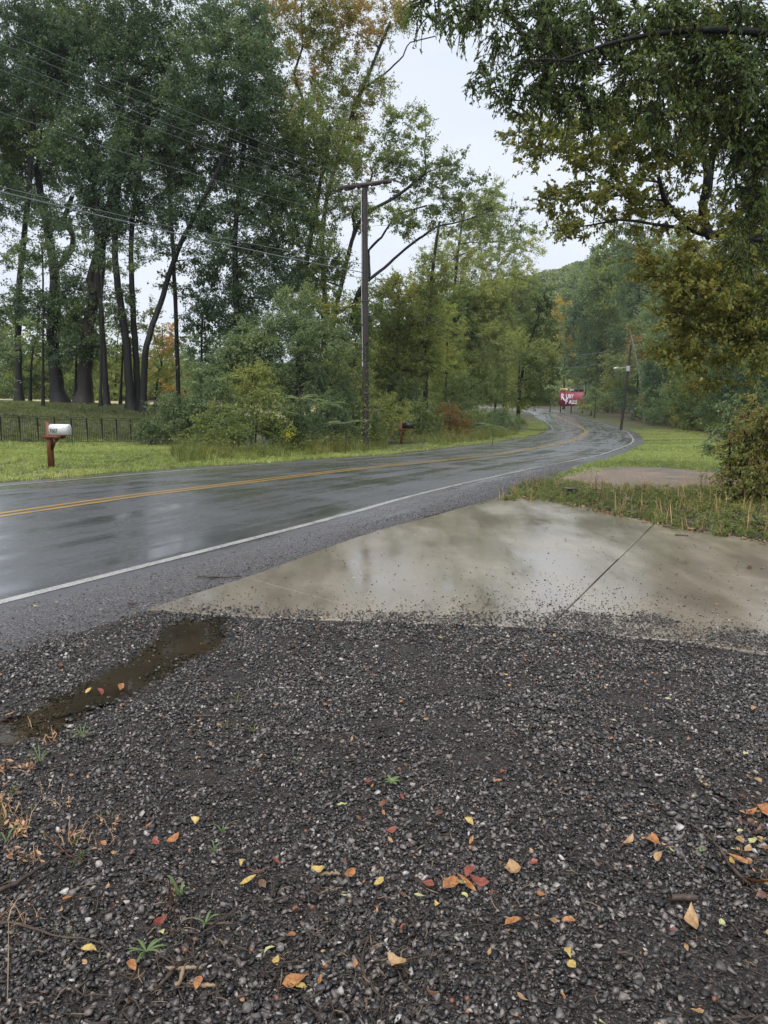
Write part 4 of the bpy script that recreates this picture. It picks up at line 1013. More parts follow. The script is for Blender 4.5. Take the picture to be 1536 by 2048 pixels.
# big oak on the right
make_tree('oak_tree', 'turning olive and yellow oak leaning in from the right, pale upper trunk', 'tree', None, 18, [([(1700, 1000), (1690, 800), (1660, 620), (1600, 500), (1520, 468), (1450, 474), (1400, 462), (1365, 440), (1335, 405), (1296, 368)], 44, 7), ([(1420, 474), (1413, 420), (1410, 340), (1406, 250), (1392, 170), (1372, 80), (1350, -20)], 17, 10),
          ([(1412, 400), (1432, 380), (1425, 345), (1420, 300)], 9, 6), ([(1400, 235), (1370, 150), (1320, 158), (1260, 185), (1200, 225), (1140, 280)], 7, 2.5), ([(1400, 235), (1350, 190), (1330, 240), (1280, 270), (1230, 310)], 5, 2), ([(1560, 480), (1440, 540), (1370, 595), (1330, 640)], 6, 3), ([(1425, 555), (1415, 620), (1405, 690)], 4, 2), ([(1640, 240), (1520, 270), (1470, 310), (1440, 380)], 7, 3), ([(1600, 500), (1530, 560), (1525, 620), (1500, 690)], 6, 3)],
          [(1110, 300, 90, 34), (1180, 275, 80, 45), (1060, 255, 50, 26), (1250, 225, 70, 50), (1200, 370, 90, 40), (1120, 400, 62, 34), (1150, 455, 44, 26), (1270, 300, 70, 50), (1250, 420, 60, 40), (1340, 300, 70, 60), (1360, 420, 60, 40),
           (1400, 510, 70, 36), (1340, 555, 75, 38), (1430, 580, 80, 50), (1500, 530, 60, 60), (1300, 520, 30, 24), (1380, 650, 60, 45), (1450, 680, 60, 45), (1340, 700, 40, 30), (1380, 715, 50, 26), (1490, 620, 50, 60), (1470, 410, 60, 40), (1510, 300, 50, 60), (1420, 200, 70, 60), (1330, 130, 60, 60), (1420, 60, 80, 50), (1520, 440, 50, 50), (1530, 640, 50, 60), (1440, 760, 50, 24), (1480, 480, 70, 40), (1400, 600, 80, 50), (1360, 640, 50, 30), (1500, 700, 50, 50)],
          'leaf_olive', .10, .056, 3.7, .38, bark='bark', droop=.5, nbr=200, fold=True, jit=.5)

# near overhanging tree: dark drooping strands, trunk outside the frame to the right
make_tree('tree', 'nearest tree, dark drooping foliage hanging in from the top right', 'tree', None, 9.5, [([(1990, 1010), (1960, 700), (1900, 350), (1800, 50), (1700, -300), (1600, -600)], 60, 26), ([(1850, 200), (1650, 90), (1450, 60), (1250, 90), (1100, 160)], 22, 4), ([(1850, 200), (1700, 240), (1560, 260), (1450, 330)], 16, 4), ([(1780, 0), (1500, -110), (1200, -120), (900, -60)], 22, 5)],
          [(1110, 70, 75, 50), (1180, 40, 90, 60), (1050, 150, 45, 40), (990, 165, 40, 16), (940, 148, 26, 10), (1030, 200, 32, 28), (1120, 170, 60, 50), (1200, 130, 75, 55), (1170, 220, 60, 34), (1280, 60, 80, 60), (1290, 160, 50, 40),
           (1380, 40, 80, 40), (1470, 60, 70, 60), (1440, 170, 60, 60), (1500, 200, 60, 80), (1450, 270, 60, 50), (1500, 330, 50, 60), (1520, 420, 30, 40), (1540, 100, 60, 90), (980, 20, 60, 36), (920, 10, 60, 26), (860, 0, 50, 22), (1000, 60, 30, 40), (1060, 20, 50, 40), (1500, 480, 40, 50), (1330, 230, 60, 40), (1400, 110, 70, 50), (1520, 260, 50, 60)],
          'leaf_near', .052, .023, 3.2, .21, droop=1.0, nbr=300, fold=True, strand=.55, squash=.9, jit=.4)

# distant wooded hill
def hill(name, cx, cy, rx, ry, h):
    m = MB(); n = 40; v = []; f = []
    for a in range(n + 1):
        for b in range(n + 1):
            u = a / n * 2 - 1; w = b / n * 2 - 1
            z = h * max(0, 1 - u * u) ** 1.1 * max(0, 1 - w * w) ** 1.1 * (1 + .08 * math.sin(u * 9) * math.cos(w * 7))
            v.append((cx + u * rx, cy + w * ry, z - 3))
    for a in range(n):
        for b in range(n): f.append((a * (n + 1) + b, (a + 1) * (n + 1) + b, (a + 1) * (n + 1) + b + 1, a * (n + 1) + b + 1))
    m.add(v, f); o = struct(m.build(name, M['ground'], smooth=True))
    V = np.array(v)
    def hz(x, y):
        u = (x - cx) / rx; w = (y - cy) / ry
        return h * np.maximum(0, 1 - u * u) ** 1.1 * np.maximum(0, 1 - w * w) ** 1.1 * (1 + .08 * np.sin(u * 9) * np.cos(w * 7)) - 3
    return hz
hz1 = hill('hill', 150, 480, 200, 160, 84)
hz2 = hill('hill', 60, 400, 130, 90, 40)
def canopy(n, R_, L):
    m = MB(); p = ball(n, .25) * np.array([R_, R_, R_ * .8]); p[:, 2] = np.abs(p[:, 2]); leaves(m, p, L, L * .8, p / R_, .1); return m
hx, hy = rng.uniform(-60, 330, 5200), rng.uniform(318, 560, 5200)
zz = np.maximum(hz1(hx, hy), hz2(hx, hy)); k = (zz > 3) & (hx / hy < .62) & (hx / hy > -.12); hx, hy, zz = hx[k], hy[k], zz[k]
stuff_instances('hillside_forest', 'hazy wooded hill far beyond the bend', [canopy(260, 1., .22) for _ in range(6)], [M['leaf_mid']], np.stack([hx, hy, zz], 1),
                np.stack([0 * hx, 0 * hx, rng.uniform(0, 6.3, len(hx))], 1), rng.uniform(4, 7.5, len(hx)), rng.integers(0, 6, len(hx)))
# far wood that closes the view behind both roadsides
fx, fy = rng.uniform(-190, 200, 2600), rng.uniform(112, 300, 2600)
d, s = road_sd(fx, fy)
k = (((fx < -5) & (fy > 118)) | ((d > 16) & (fx > 30)) | (fy > 255)) & (np.abs(fx) < .62 * fy + 8) & (np.abs(d) > 14) & ~((fx > 20) & (fx < 75) & (fy < 215))
fx, fy = fx[k], fy[k]
stuff_instances('far_woods', 'far woods closing the view behind the roadside trees', [canopy(320, 1., .2) for _ in range(6)], [M['leaf_mid']], np.stack([fx, fy, G(fx, fy) + 1.5], 1),
                np.stack([0 * fx, 0 * fx, rng.uniform(0, 6.3, len(fx))], 1), rng.uniform(4, 7, len(fx)), rng.integers(0, 6, len(fx)))
print('tree tris', TRI[0], 'leaves', NLEAF[0], 'inst', NINST[0])

# ================================================================== mailboxes
def RZ(a): return Matrix.Rotation(a, 4, 'Z')
def T_(x, y, z): return Matrix.Translation((x, y, z))
def text_part(name, txt, size, mat, parent, M4, extrude=.0015, sx=1.0, bold=0.):
    cu = bpy.data.curves.new(name, 'FONT'); cu.body = txt; cu.size = size; cu.extrude = extrude; cu.offset = bold; cu.resolution_u = 3
    tmp = bpy.data.objects.new('tmp', cu); col.objects.link(tmp)
    dg = bpy.context.evaluated_depsgraph_get(); me = bpy.data.meshes.new_from_object(tmp.evaluated_get(dg))
    bpy.data.objects.remove(tmp); bpy.data.curves.remove(cu)
    me.name = name; me.materials.clear(); me.materials.append(mat)
    me.transform(M4 @ Matrix.Diagonal((sx, 1, 1, 1)))
    o = bpy.data.objects.new(name, me); col.objects.link(o); o.parent = parent
    return o
def box_shell(L, Wd, H, n=9, inset=0.):
    """domed letterbox profile in y-z, x along its length"""
    prof = [(-Wd / 2 + inset, inset), (Wd / 2 - inset, inset)]
    r = Wd / 2 - inset; zc = H - Wd / 2
    prof += [(r * math.cos(a), zc + r * math.sin(a)) for a in np.linspace(0, math.pi, n)]
    return prof
def prism_x(mb, prof, x0, x1):
    n = len(prof); v = [(x0, y, z) for y, z in prof] + [(x1, y, z) for y, z in prof]
    c0 = len(v); v += [(x0, 0, np.mean([p[1] for p in prof])), (x1, 0, np.mean([p[1] for p in prof]))]
    mb.add(v, [(k, (k + 1) % n, n + (k + 1) % n, n + k) for k in range(n)] + [((k + 1) % n, k, c0, c0) for k in range(n)] + [(n + k, n + (k + 1) % n, c0 + 1, c0 + 1) for k in range(n)])
def make_mailbox(x, y, rz, label, tin, number=None, Hp=1.13, bw=.17, bh=.23, bl=.47, hb=.80, lean=0.):
    z = G(x, y); root = empty('mailbox', (x, y, z), rz); tag(root, label, 'mailbox', 'mailboxes across the road')
    w = .055
    m = MB(); v = [(-w, -w, -.2), (w, -w, -.2), (w, w, -.2), (-w, w, -.2), (-w, -w, Hp), (w, -w, Hp - .10), (w, w, Hp - .10), (-w, w, Hp)]
    m.add(v, [(0, 3, 2, 1), (4, 5, 6, 7), (0, 1, 5, 4), (1, 2, 6, 5), (2, 3, 7, 6), (3, 0, 4, 7)]); m.build('post', M['cedar'], root)
    ya = w + .002
    for sgn in (-1,):
        m = MB(); m.add([(-.13, -.04 - ya, hb - .09), (.36, -.04 - ya, hb - .09), (.42, -.04 - ya, hb - .012), (-.13, -.04 - ya, hb - .012),
                         (-.13, -ya, hb - .09), (.36, -ya, hb - .09), (.42, -ya, hb - .012), (-.13, -ya, hb - .012)],
                        [(0, 1, 2, 3), (7, 6, 5, 4), (0, 4, 5, 1), (1, 5, 6, 2), (2, 6, 7, 3), (3, 7, 4, 0)]); m.build('arm', M['cedar'], root)
        m = MB(); m.add([(-.13, ya, hb - .09), (.36, ya, hb - .09), (.42, ya, hb - .012), (-.13, ya, hb - .012),
                         (-.13, .04 + ya, hb - .09), (.36, .04 + ya, hb - .09), (.42, .04 + ya, hb - .012), (-.13, .04 + ya, hb - .012)],
                        [(0, 1, 2, 3), (7, 6, 5, 4), (0, 4, 5, 1), (1, 5, 6, 2), (2, 6, 7, 3), (3, 7, 4, 0)]); m.build('arm', M['cedar'], root)
    m = MB(); b0, b1 = hb - .38, hb - .092
    m.add([(w + .002, -.045, b0), (w + .002, -.045, b0 + .10), (.27, -.045, b1), (.19, -.045, b1), (w + .002, .045, b0), (w + .002, .045, b0 + .10), (.27, .045, b1), (.19, .045, b1)],
          [(0, 3, 2, 1), (4, 5, 6, 7), (0, 4, 7, 3), (1, 2, 6, 5), (3, 7, 6, 2), (0, 1, 5, 4)]); m.build('brace', M['cedar'], root)
    m = MB(); m.box((w + .01, -bw / 2 - .005, hb - .010), (w + .01 + bl - .02, bw / 2 + .005, hb + .006)); m.build('shelf_board', M['cedar'], root)
    bx_ = MB(); pr = [(p[0], p[1] + hb + .008) for p in box_shell(bl, bw, bh)]; prism_x(bx_, pr, w + .012, w + .012 + bl)
    body = bx_.build('box', M[tin], root)
    d = MB(); pr2 = [(p[0] * 1.05, (p[1] - .0) * 1.03 + hb + .006) for p in box_shell(bl, bw, bh)]; prism_x(d, pr2, w + .014 + bl, w + .030 + bl)
    dr = d.build('door', M[tin], root)
    h_ = MB(); h_.box((w + .031 + bl, -.012, hb + bh * .86), (w + .05 + bl, .012, hb + bh * .93)); h_.build('handle', M[tin], dr)
    if number:
        # numerals stand on the flat side that faces the lot
        text_part('number', number, .13, M['number'], body, Matrix.Translation((w + .035, -bw / 2 - .002, hb + .062)) @ Matrix.Rotation(math.radians(90), 4, 'X'), .001, .92, .0025)
    return root
pm = un(103, 937)
make_mailbox(pm[0], pm[1], math.radians(-17), 'white domed mailbox numbered 7607 on a red brown timber post', 'white_tin', '7607', Hp=1.17, hb=.83, bh=.255, bw=.18, bl=.50)
pm = un(803, 888)
make_mailbox(pm[0], pm[1], math.radians(-12), 'black mailbox on a brown post in front of the hedge', 'black_tin', None, Hp=1.28, hb=.85, bh=.30, bw=.2, bl=.60)
print('mailbox2', pm)

# ================================================================== black fence
fence = empty('metal_fence', (0, 0, 0)); tag(fence, 'low black metal garden fence of arched panels on the lawn', 'fence')
pts_f = [(-25, 896), (4, 895.5), (42, 894.5), (78, 892), (112, 890), (145, 888), (176, 886.5), (206, 885), (235, 883.5), (263, 882.5), (292, 881.5), (318, 880.5)]
FP = []
A0 = at(4, 895, 29.3); A1 = at(292, 881, 34.6)
for px, _ in pts_f:
    # intersection of the sight line with the fence line on plan
    r = ray(px, 890); k = r[0] / r[1]
    dx, dy = A1[0] - A0[0], A1[1] - A0[1]
    t = (k * A0[1] - A0[0]) / (dx - k * dy); FP.append((A0[0] + dx * t, A0[1] + dy * t))
fence.location = (FP[0][0], FP[0][1], G(*FP[0])); fo = np.array(fence.location)
FH = 1.09; post_me = None
ang = math.atan2(FP[-1][1] - FP[0][1], FP[-1][0] - FP[0][0])
post_me = MB().tube([(0, 0, -.1), (0, 0, FH * .6), (0, 0, FH)], .019, 6).mesh('post', M['iron'])
pick_me = MB().box((-.0055, -.0055, .06), (.0055, .0055, FH - .085)).mesh('picket', M['iron'])
for q, (x, y) in enumerate(FP):
    p = bpy.data.objects.new('post', post_me); col.objects.link(p); p.parent = fence; p.location = Vector((x, y, G(x, y))) - fence.location
for q in range(len(FP) - 1):
    a, b = np.array(FP[q]), np.array(FP[q + 1]); za, zb = G(*a), G(*b); Lp = np.linalg.norm(b - a); u = (b - a) / Lp
    P3 = lambda s_, h: np.array([a[0] + u[0] * s_, a[1] + u[1] * s_, za + (zb - za) * s_ / Lp + h]) - fo
    m = MB(); e = .028
    arch = [P3(e, 0.03), P3(e, FH - .12), P3(e + .02, FH - .05), P3(e + .08, FH - .01), P3(Lp / 2, FH), P3(Lp - e - .08, FH - .01), P3(Lp - e - .02, FH - .05), P3(Lp - e, FH - .12), P3(Lp - e, .03)]
    m.tube(arch, .011, 5, 0, False); m.tube([P3(e, FH - .09), P3(Lp - e, FH - .09)], .008, 4, 0, False); m.tube([P3(e, .07), P3(Lp - e, .07)], .008, 4, 0, False)
    pan = m.build('panel', M['iron'], fence)
    npk = 8
    for k in range(1, npk):
        p = bpy.data.objects.new('picket', pick_me); col.objects.link(p); p.parent = pan; p.location = P3(e + (Lp - 2 * e) * k / npk, 0)

# ================================================================== utility poles and wires
PX, PY = at(732, 800, 34)[:2]; PZ = G(PX, PY)
top = at(727, 368, 34)[2]
pole = empty('utility_pole', (PX, PY, PZ)); tag(pole, 'brown wooden utility pole with a crossarm, ivy climbing its lower half', 'utility pole', 'utility poles along the road')
lean = at(727, 400, 34)[0] - at(733, 800, 34)[0] + .10
H1 = top - PZ
def pp(h): return np.array([lean * (h / H1) - .02, 0, h])
MB().tube([pp(h) for h in (-.5, 2, 4, 6, 8, 10, H1)], [.155, .15, .145, .14, .13, .125, .12], 12).build('pole', M['pole'], pole, True)
RD = np.array([.50, .866]); AD = np.array([.866, -.50])      # line of the wires, line of the crossarm
arm_c = pp(H1 - .05) + np.array([-.13 * RD[0], -.13 * RD[1], 0]); aa = math.atan2(AD[1], AD[0])
m = MB(); m.box((-1.22, -.05, -.07), (1.22, .05, .06), T_(*arm_c) @ RZ(aa) @ Matrix.Rotation(math.radians(1), 4, 'Y')); arm_o = m.build('crossarm', M['arm'], pole)
m = MB(); m.box((-1.22, -.05, -.06), (1.22, .05, .06), T_(*(arm_c + np.array([.28 * RD[0], .28 * RD[1], .02]))) @ RZ(aa)); m.build('crossarm', M['arm'], pole)
ins = []
for k in (-1.0, -.35, .35, .95):
    c = arm_c + np.array([AD[0] * k, AD[1] * k, -.07]); ins.append(c)
    MB().tube([c, c - [0, 0, .05], c - [0, 0, .06], c - [0, 0, .13], c - [0, 0, .14], c - [0, 0, .27]], [.025, .025, .07, .075, .05, .06], 8).build('insulator', M['porcelain'], pole, True)
MB().tube([pp(h) + [-.13 - .02 * (h > 5), -.06, 0] for h in (3.9, 5, 7, 9, H1 - .3)], .018, 5).build('conduit', M['galv'], pole)
MB().tube([pp(3.9) + [-.12, -.07, -.14], pp(3.9) + [-.12, -.07, .1]], .035, 6).build('bracket', M['galv'], pole)
for h in (5.6, 6.6):
    MB().tube([pp(h) + [-.16, -.1, 0], pp(h) + [.16, -.1, 0]], .03, 6).build('bracket', M['iron'], pole)
iv = MB(); n = 900; hh = rng.uniform(0, 5.0, n) ** 1.0; a_ = rng.uniform(0, 6.3, n); rr = .14 + np.abs(rng.normal(0, .07, n)) * (1.5 - hh / 5)
C = np.stack([rr * np.cos(a_) + .07 * (hh > 2.5), rr * np.sin(a_), hh], 1) + np.array([pp(h) for h in hh]) * [1, 1, 0]
leaves(iv, C, .10, .08, None, .5); v_ = iv.build('ivy', M['leaf_mid'], pole); v_['kind'] = 'stuff'
PW = np.array([PX, PY, PZ])
def wire(label, a, b, sag, r, mat='cable_bare'):
    a = np.asarray(a, float); b = np.asarray(b, float); t = np.linspace(0, 1, 26)[:, None]
    P = a + (b - a) * t; P[:, 2] -= (4 * sag * t * (1 - t))[:, 0]
    root = MB().tube(P - a, r, 5, 0, False).build('overhead_wire', M[mat], None, True); root.location = a
    return tag(root, label, 'wire', 'overhead wires')
SP_ = 44.0
back = PW + np.array([-RD[0] * SP_, -RD[1] * SP_, .2])
for k, (c, lb) in enumerate(zip(ins, ['outer overhead wire leaving the far end of the crossarm to the left', 'inner overhead wire left of the pole top running left', 'inner overhead wire right of the pole top running left', 'outer overhead wire from the near end of the crossarm running left'])):
    a = PW + c - [0, 0, .22]; wire(lb, a, back + c + [0, 0, .0], .75, .0065)
p2 = np.array([at(1262, 690, 92)[0], 92, at(1262, 690, 92)[2]])
zc = lambda py: at(728, py, 34)[2] - PZ
for lb, py, sag, r, mt in [('single overhead wire below the crossarm running to the upper left', 440, .9, .007, 'cable_bare'), ('bright middle overhead wire reaching the pole below its middle', 528, .8, .010, 'cable_bare'),
                           ('thick twin-lashed telephone cable running left from the pole', 545, .55, .020, 'cable_bare'), ('thinner cable just under the thick telephone cable', 556, .75, .012, 'cable')]:
    h = zc(py); q = PW + pp(h) + [-.14, -.05, 0]; wire(lb, q, back + [0, 0, h - .1], sag, r, mt)
for lb, py, sag, r, tgt in [('dark cable sloping down right from the pole in front of the trees', 575, 1.6, .016, 705), ('second dark cable close under the sloping one', 583, 1.9, .012, 722)]:
    h = zc(py); q = PW + pp(h) + [.14, -.05, 0]; e_ = at(1255, tgt + 20, 92); wire(lb, q, e_, sag, r, 'cable')
# second pole with the lamp
b2 = un(1243, 838); b2 = np.array([at(1243, 838, 88)[0], 88, 0]); b2[2] = G(b2[0], b2[1])
pole2 = empty('utility_pole', tuple(b2)); tag(pole2, 'leaning dark utility pole with a street lamp arm on the right of the bend', 'utility pole', 'utility poles along the road')
tp = at(1262, 690, 88) - b2; q2 = lambda f: tp * f
MB().tube([q2(-.03), q2(.3), q2(.6), q2(1)], [.16, .15, .13, .11], 10).build('pole', M['pole'], pole2, True)
j = at(1256, 737, 88) - b2
MB().tube([j * [1, 1, 0] + [0, 0, j[2] - .3], j * [1, 1, 0] + [0, 0, j[2] + .3]], .24, 10).build('transformer_can', M['galv'], pole2, True)
lp = at(1232, 737, 88) - b2
MB().tube([j + [0, -.1, -.15], (j + lp) / 2 + [.3, -.15, .1], lp + [.25, -.15, .05]], .035, 6).build('lamp_arm', M['galv'], pole2, True)
MB().tube([lp + [.25, -.15, .05], lp + [.1, -.15, .03], lp + [-.25, -.15, .0], lp + [-.35, -.15, -.01]], [.04, .11, .12, .04], 8).build('lamp_head', M['galv'], pole2, True)
for lb, dz, ex, ez in [('upper faint wire from the second pole towards the trees at the bend', -.2, 1050, 700), ('lower faint wire from the second pole passing above the billboard', -2.6, 1095, 775), ('lowest faint wire from the second pole passing above the billboard', -3.1, 1095, 770), ('faint wire between the leaning pole and the trees left of it', -1.2, 1060, 730)]:
    a = b2 + tp + [0, 0, dz]; wire(lb, a, at(ex, ez, 128), .9, .022, 'cable_bare')

# ================================================================== billboard
SY = 168.
bl_, br_, tp_, bo_ = at(1117, 812, SY), at(1166, 815, SY - 6), at(1117, 785, SY), 0
u_ = br_ - bl_; Wb = np.linalg.norm(u_[:2]); Hb = mpx(SY) * 26.5; ab = math.atan2(u_[1], u_[0])
g0 = G(bl_[0], bl_[1])
bb = empty('billboard', (bl_[0], bl_[1], g0), ab); tag(bb, 'crimson roadside billboard reading RUBY FALLS in white', 'billboard')
zb = bl_[2] - g0
MB().box((0, 0, zb), (Wb, .12, zb + Hb)).build('board', M['red_board'], bb)
for x in (.4, Wb / 2, Wb - .4): MB().box((x - .08, .14, -.3), (x + .08, .3, zb + Hb + 1.0)).build('post', M['dark_board'], bb)
FM = lambda x, z: Matrix.Translation((x, -.02, z)) @ Matrix.Rotation(math.radians(90), 4, 'X')
h = Hb
text_part('lettering', 'R', h * .58, M['white_paint'], bb, FM(Wb * .09, zb + h * .50), .02, .95, .05)
text_part('lettering', 'UBY', h * .40, M['white_paint'], bb, FM(Wb * .30, zb + h * .58), .02, 1.0, .035)
text_part('lettering', 'F', h * .54, M['white_paint'], bb, FM(Wb * .28, zb + h * .17), .02, 1.0, .05)
text_part('lettering', 'ALLS', h * .38, M['white_paint'], bb, FM(Wb * .43, zb + h * .17), .02, 1.0, .035)
MB().tube([(Wb * .15, -.02, zb + h * .68), (Wb * .19, -.02, zb + h * .52), (Wb * .24, -.02, zb + h * .43), (Wb * .30, -.02, zb + h * .40)], [.09, .11, .11, .06], 5).build('lettering', M['white_paint'], bb)
aw, ah, az = Wb * .34, h * .20, zb + h * 1.09
m = MB(); v = [(0, 0, az), (aw * .9, 0, az), (aw, 0, az + ah / 2), (aw * .9, 0, az + ah), (0, 0, az + ah)]; v2 = [(x, .08, z) for x, _, z in v]
m.add([(x + Wb * .03, y, z) for x, y, z in v + v2], [(0, 1, 2, 2), (0, 2, 3, 4), (5, 7, 6, 6), (5, 9, 8, 7), (0, 5, 6, 1), (1, 6, 7, 2), (2, 7, 8, 3), (3, 8, 9, 4), (4, 9, 5, 0)])
m.build('arrow_panel', M['orange_board'], bb)
text_part('lettering', 'TICKETS', ah * .80, M['dark_board'], bb, FM(Wb * .08, az + ah * .2), .02, .8)
MB().box((Wb * .40, 0, az + ah * .1), (Wb * .98, .08, az + ah * .8)).build('strip_panel', M['dark_board'], bb)
text_part('lettering', 'NEXT', ah * .80, M['white_paint'], bb, FM(Wb * .44, az + ah * .16), .02, 1.1, .01)

# ================================================================== small things on the weedy strip
c = un(1138, 992)
vb = empty('marker_post', (c[0], c[1], c[2])); tag(vb, 'short green stub post capped by a tilted grey slab among the weeds', 'marker post')
MB().box((-.03, -.03, -.05), (.05, .03, .108)).build('post', M['green_pvc'], vb)
MB().box((-.10, -.07, -.012), (.11, .07, .012), T_(0, 0, .125) @ Matrix.Rotation(.08, 4, 'Y')).build('cap_slab', M['rock'], vb)
c = un(1258, 1003)
m = MB(); v, f = ico(); bm = bmesh.new(); bmesh.ops.create_icosphere(bm, subdivisions=2, radius=1); V = np.array([q.co[:] for q in bm.verts]); Fc = np.array([[q.index for q in f_.verts] for f_ in bm.faces]); bm.free()
m.add(V * (1 + rng.normal(0, .06, (len(V), 1))) * [.13, .09, .045], Fc); o = m.build('rock', M['rock']); o.location = (c[0], c[1], c[2] + .03); tag(o, 'flat brownish rock lying in the weeds between the driveways', 'rock')
def stalk(label, px, py, h, n, Lf, mat, lean=.1, name='dead_weed', leafc=20, spread=.5, group=None):
    c = un(px, py); root = empty(name, (c[0], c[1], c[2])); tag(root, label, 'weed', group)
    m = MB(); lv = MB()
    for k in range(n):
        a = rng.uniform(0, 6.3); t = np.linspace(0, 1, 6)[:, None]; tip = np.array([math.cos(a) * lean * h, math.sin(a) * lean * h, h * rng.uniform(.7, 1)])
        P = tip * t + np.array([math.cos(a), math.sin(a), 0]) * .05 * h * np.sin(t * 3) ; m.tube(P, np.linspace(.0045, .0018, 6), 4, 0, False)
        for _ in range(6):
            tt = rng.uniform(.3, .95); b = P[0] + tip * tt; e = b + np.array([rng.normal(0, .12), rng.normal(0, .12), rng.uniform(.03, .16)]) * h * spread
            m.tube([b, (b + e) / 2 + [0, 0, .01], e], [.002, .0016, .001], 3, 0, False)
            leaves(lv, e + rng.normal(0, .02, (leafc // 6 + 1, 3)), Lf, Lf * .4, None, 1.5)
    m.build('stem', M['twig'], root); q = lv.build('foliage', M[mat], root); q['kind'] = 'stuff'
    return root
stalk('tall dead branching weed beside the green stub post', 1197, 1003, .52, 3, .025, 'dry')
stalk('taller dead weed with drooping leaves at the left of the right hedge', 1462, 990, .75, 3, .06, 'leaf_rusty', leafc=30)
stalk('thin weed with hanging seed heads over the muddy driveway', 1405, 985, .45, 3, .03, 'weed')
stalk('dry weed between the rock and the muddy driveway', 1290, 992, .28, 4, .03, 'dry')
for px, py, hh, lb in [(470, 905, .9, 'clump of goldenrod low in front of the olive shrub'), (555, 890, 1.3, 'tall goldenrod in the hedge left of the dark shrub'), (575, 905, .9, 'goldenrod at the grass edge below the dark shrub'), (490, 895, 1.1, 'goldenrod beside the olive shrub'), (545, 860, 1.6, 'goldenrod standing among the shrub tops')]:
    r = stalk(lb, px, py, hh, 6, .06, 'weed', .25, 'goldenrod', 40, .4, 'goldenrod in the hedge')
    f_ = MB(); leaves(f_, np.array([0, 0, hh * .85]) + rng.normal(0, 1, (260, 3)) * [.16, .16, .12], .045, .03); q = f_.build('flowers', M['flower'], r); q['kind'] = 'stuff'
# ferny sumac sprays
for px, py, Yb, lb in [(660, 810, 31.5, 'arching ferny fronds left of the pole foot'), (600, 800, 32, 'ferny fronds under the willowy tree'), (560, 830, 31.5, 'ferny fronds over the dark shrub'), (690, 850, 31, 'ferny fronds low beside the pole foot'), (985, 855, 44, 'ferny fronds near the bend'), (455, 760, 33, 'ferny fronds above the feathery shrub')]:
    c = at(px, py, Yb); gz = G(c[0], c[1]); root = empty('sumac', (c[0], c[1], gz)); tag(root, lb, 'plant', 'ferny plants of the hedge')
    hz = c[2] - gz; m = MB(); lv = MB()
    m.tube([(0, 0, -.1), (0.05, 0, hz * .5), (0, 0, hz)], [.025, .02, .015], 5)
    for k in range(9):
        a = rng.uniform(0, 6.3); Lr = rng.uniform(.4, 1.1); t = np.linspace(0, 1, 12)[:, None]
        P = np.array([0, 0, hz]) + np.array([math.cos(a), math.sin(a), 0]) * Lr * t + np.array([0, 0, 1.]) * (rng.uniform(.3, .9) * t - .6 * t ** 2) * Lr
        m.tube(P[::3], .006, 3, 0, False)
        sdv = np.array([-math.sin(a), math.cos(a), -.25]); dv_ = np.array([math.cos(a), math.sin(a), 0])
        for q in range(2, 12):
            for sg in (-1, 1):
                e = P[q] + sdv * [sg, sg, 1] * .22 * math.sin(q / 12 * 3.0); w_ = dv_ * .035
                lv.add([P[q], (P[q] + e) / 2 + w_, e, (P[q] + e) / 2 - w_], [(0, 1, 2, 3)])
    m.build('stem', M['twig'], root); q = lv.build('fronds', M['leaf_grey'], root); q['kind'] = 'stuff'

# ================================================================== fallen leaves, twigs, little plants on the gravel
def leaf_mesh(kind, colr, v):
    m = MB(); n = 6; Lh = 1.0; ww = {'long': .17, 'oval': .27, 'wide': .30}[kind]
    t = np.linspace(0, 1, n + 1); w = ww * np.sin(np.pi * t ** .85) ** .8 * (1 + .12 * rng.normal(0, 1, n + 1)); w[0] = w[-1] = .004
    curl = rng.uniform(-.5, .9); tw = rng.uniform(-1.6, 1.6); bend = rng.uniform(-.15, .15); fold = rng.uniform(.1, .6)
    vv = []
    for k in range(n + 1):
        x = t[k] - .5; z = curl * (4 * x * x) * .35; y0 = bend * math.sin(math.pi * t[k]); a = tw * x
        for sg in (-1, 0, 1):
            yy = sg * w[k] * math.cos(a); zz = z + abs(sg) * w[k] * fold + sg * w[k] * math.sin(a)
            vv.append((x, y0 + yy, zz))
    f = [(3 * k + c_, 3 * k + c_ + 1, 3 * k + c_ + 4, 3 * k + c_ + 3) for k in range(n) for c_ in (0, 1)]
    m.add(vv, f)
    m.tube([(-.72, .02, .02), (-.6, 0, .015), (-.5, y0 * 0, .01)], .010, 3, 0, False)
    me = m.mesh('fallen_leaf', FALL[colr], True)
    return me
LM = {}
def fallen(colr, kind, x, y, size, label, group, rz=None, z=None, tilt=.25):
    key = (colr, kind, int(rng.integers(0, 4)))
    if key not in LM: LM[key] = leaf_mesh(kind, colr, key[2])
    o = bpy.data.objects.new('fallen_leaf', LM[key]); col.objects.link(o)
    gz = G(x, y); onap = in_poly(np.array([x]), np.array([y]), APW)[0]
    o.location = (x, y, (z if z is not None else (gz + (.020 if onap else .026))) + .004); o.scale = (size * .88,) * 3
    t_ = .05 if onap else tilt
    o.rotation_euler = (rng.normal(0, t_), rng.normal(0, t_), rng.uniform(0, 6.3) if rz is None else rz)
    return tag(o, label, 'leaf', group)
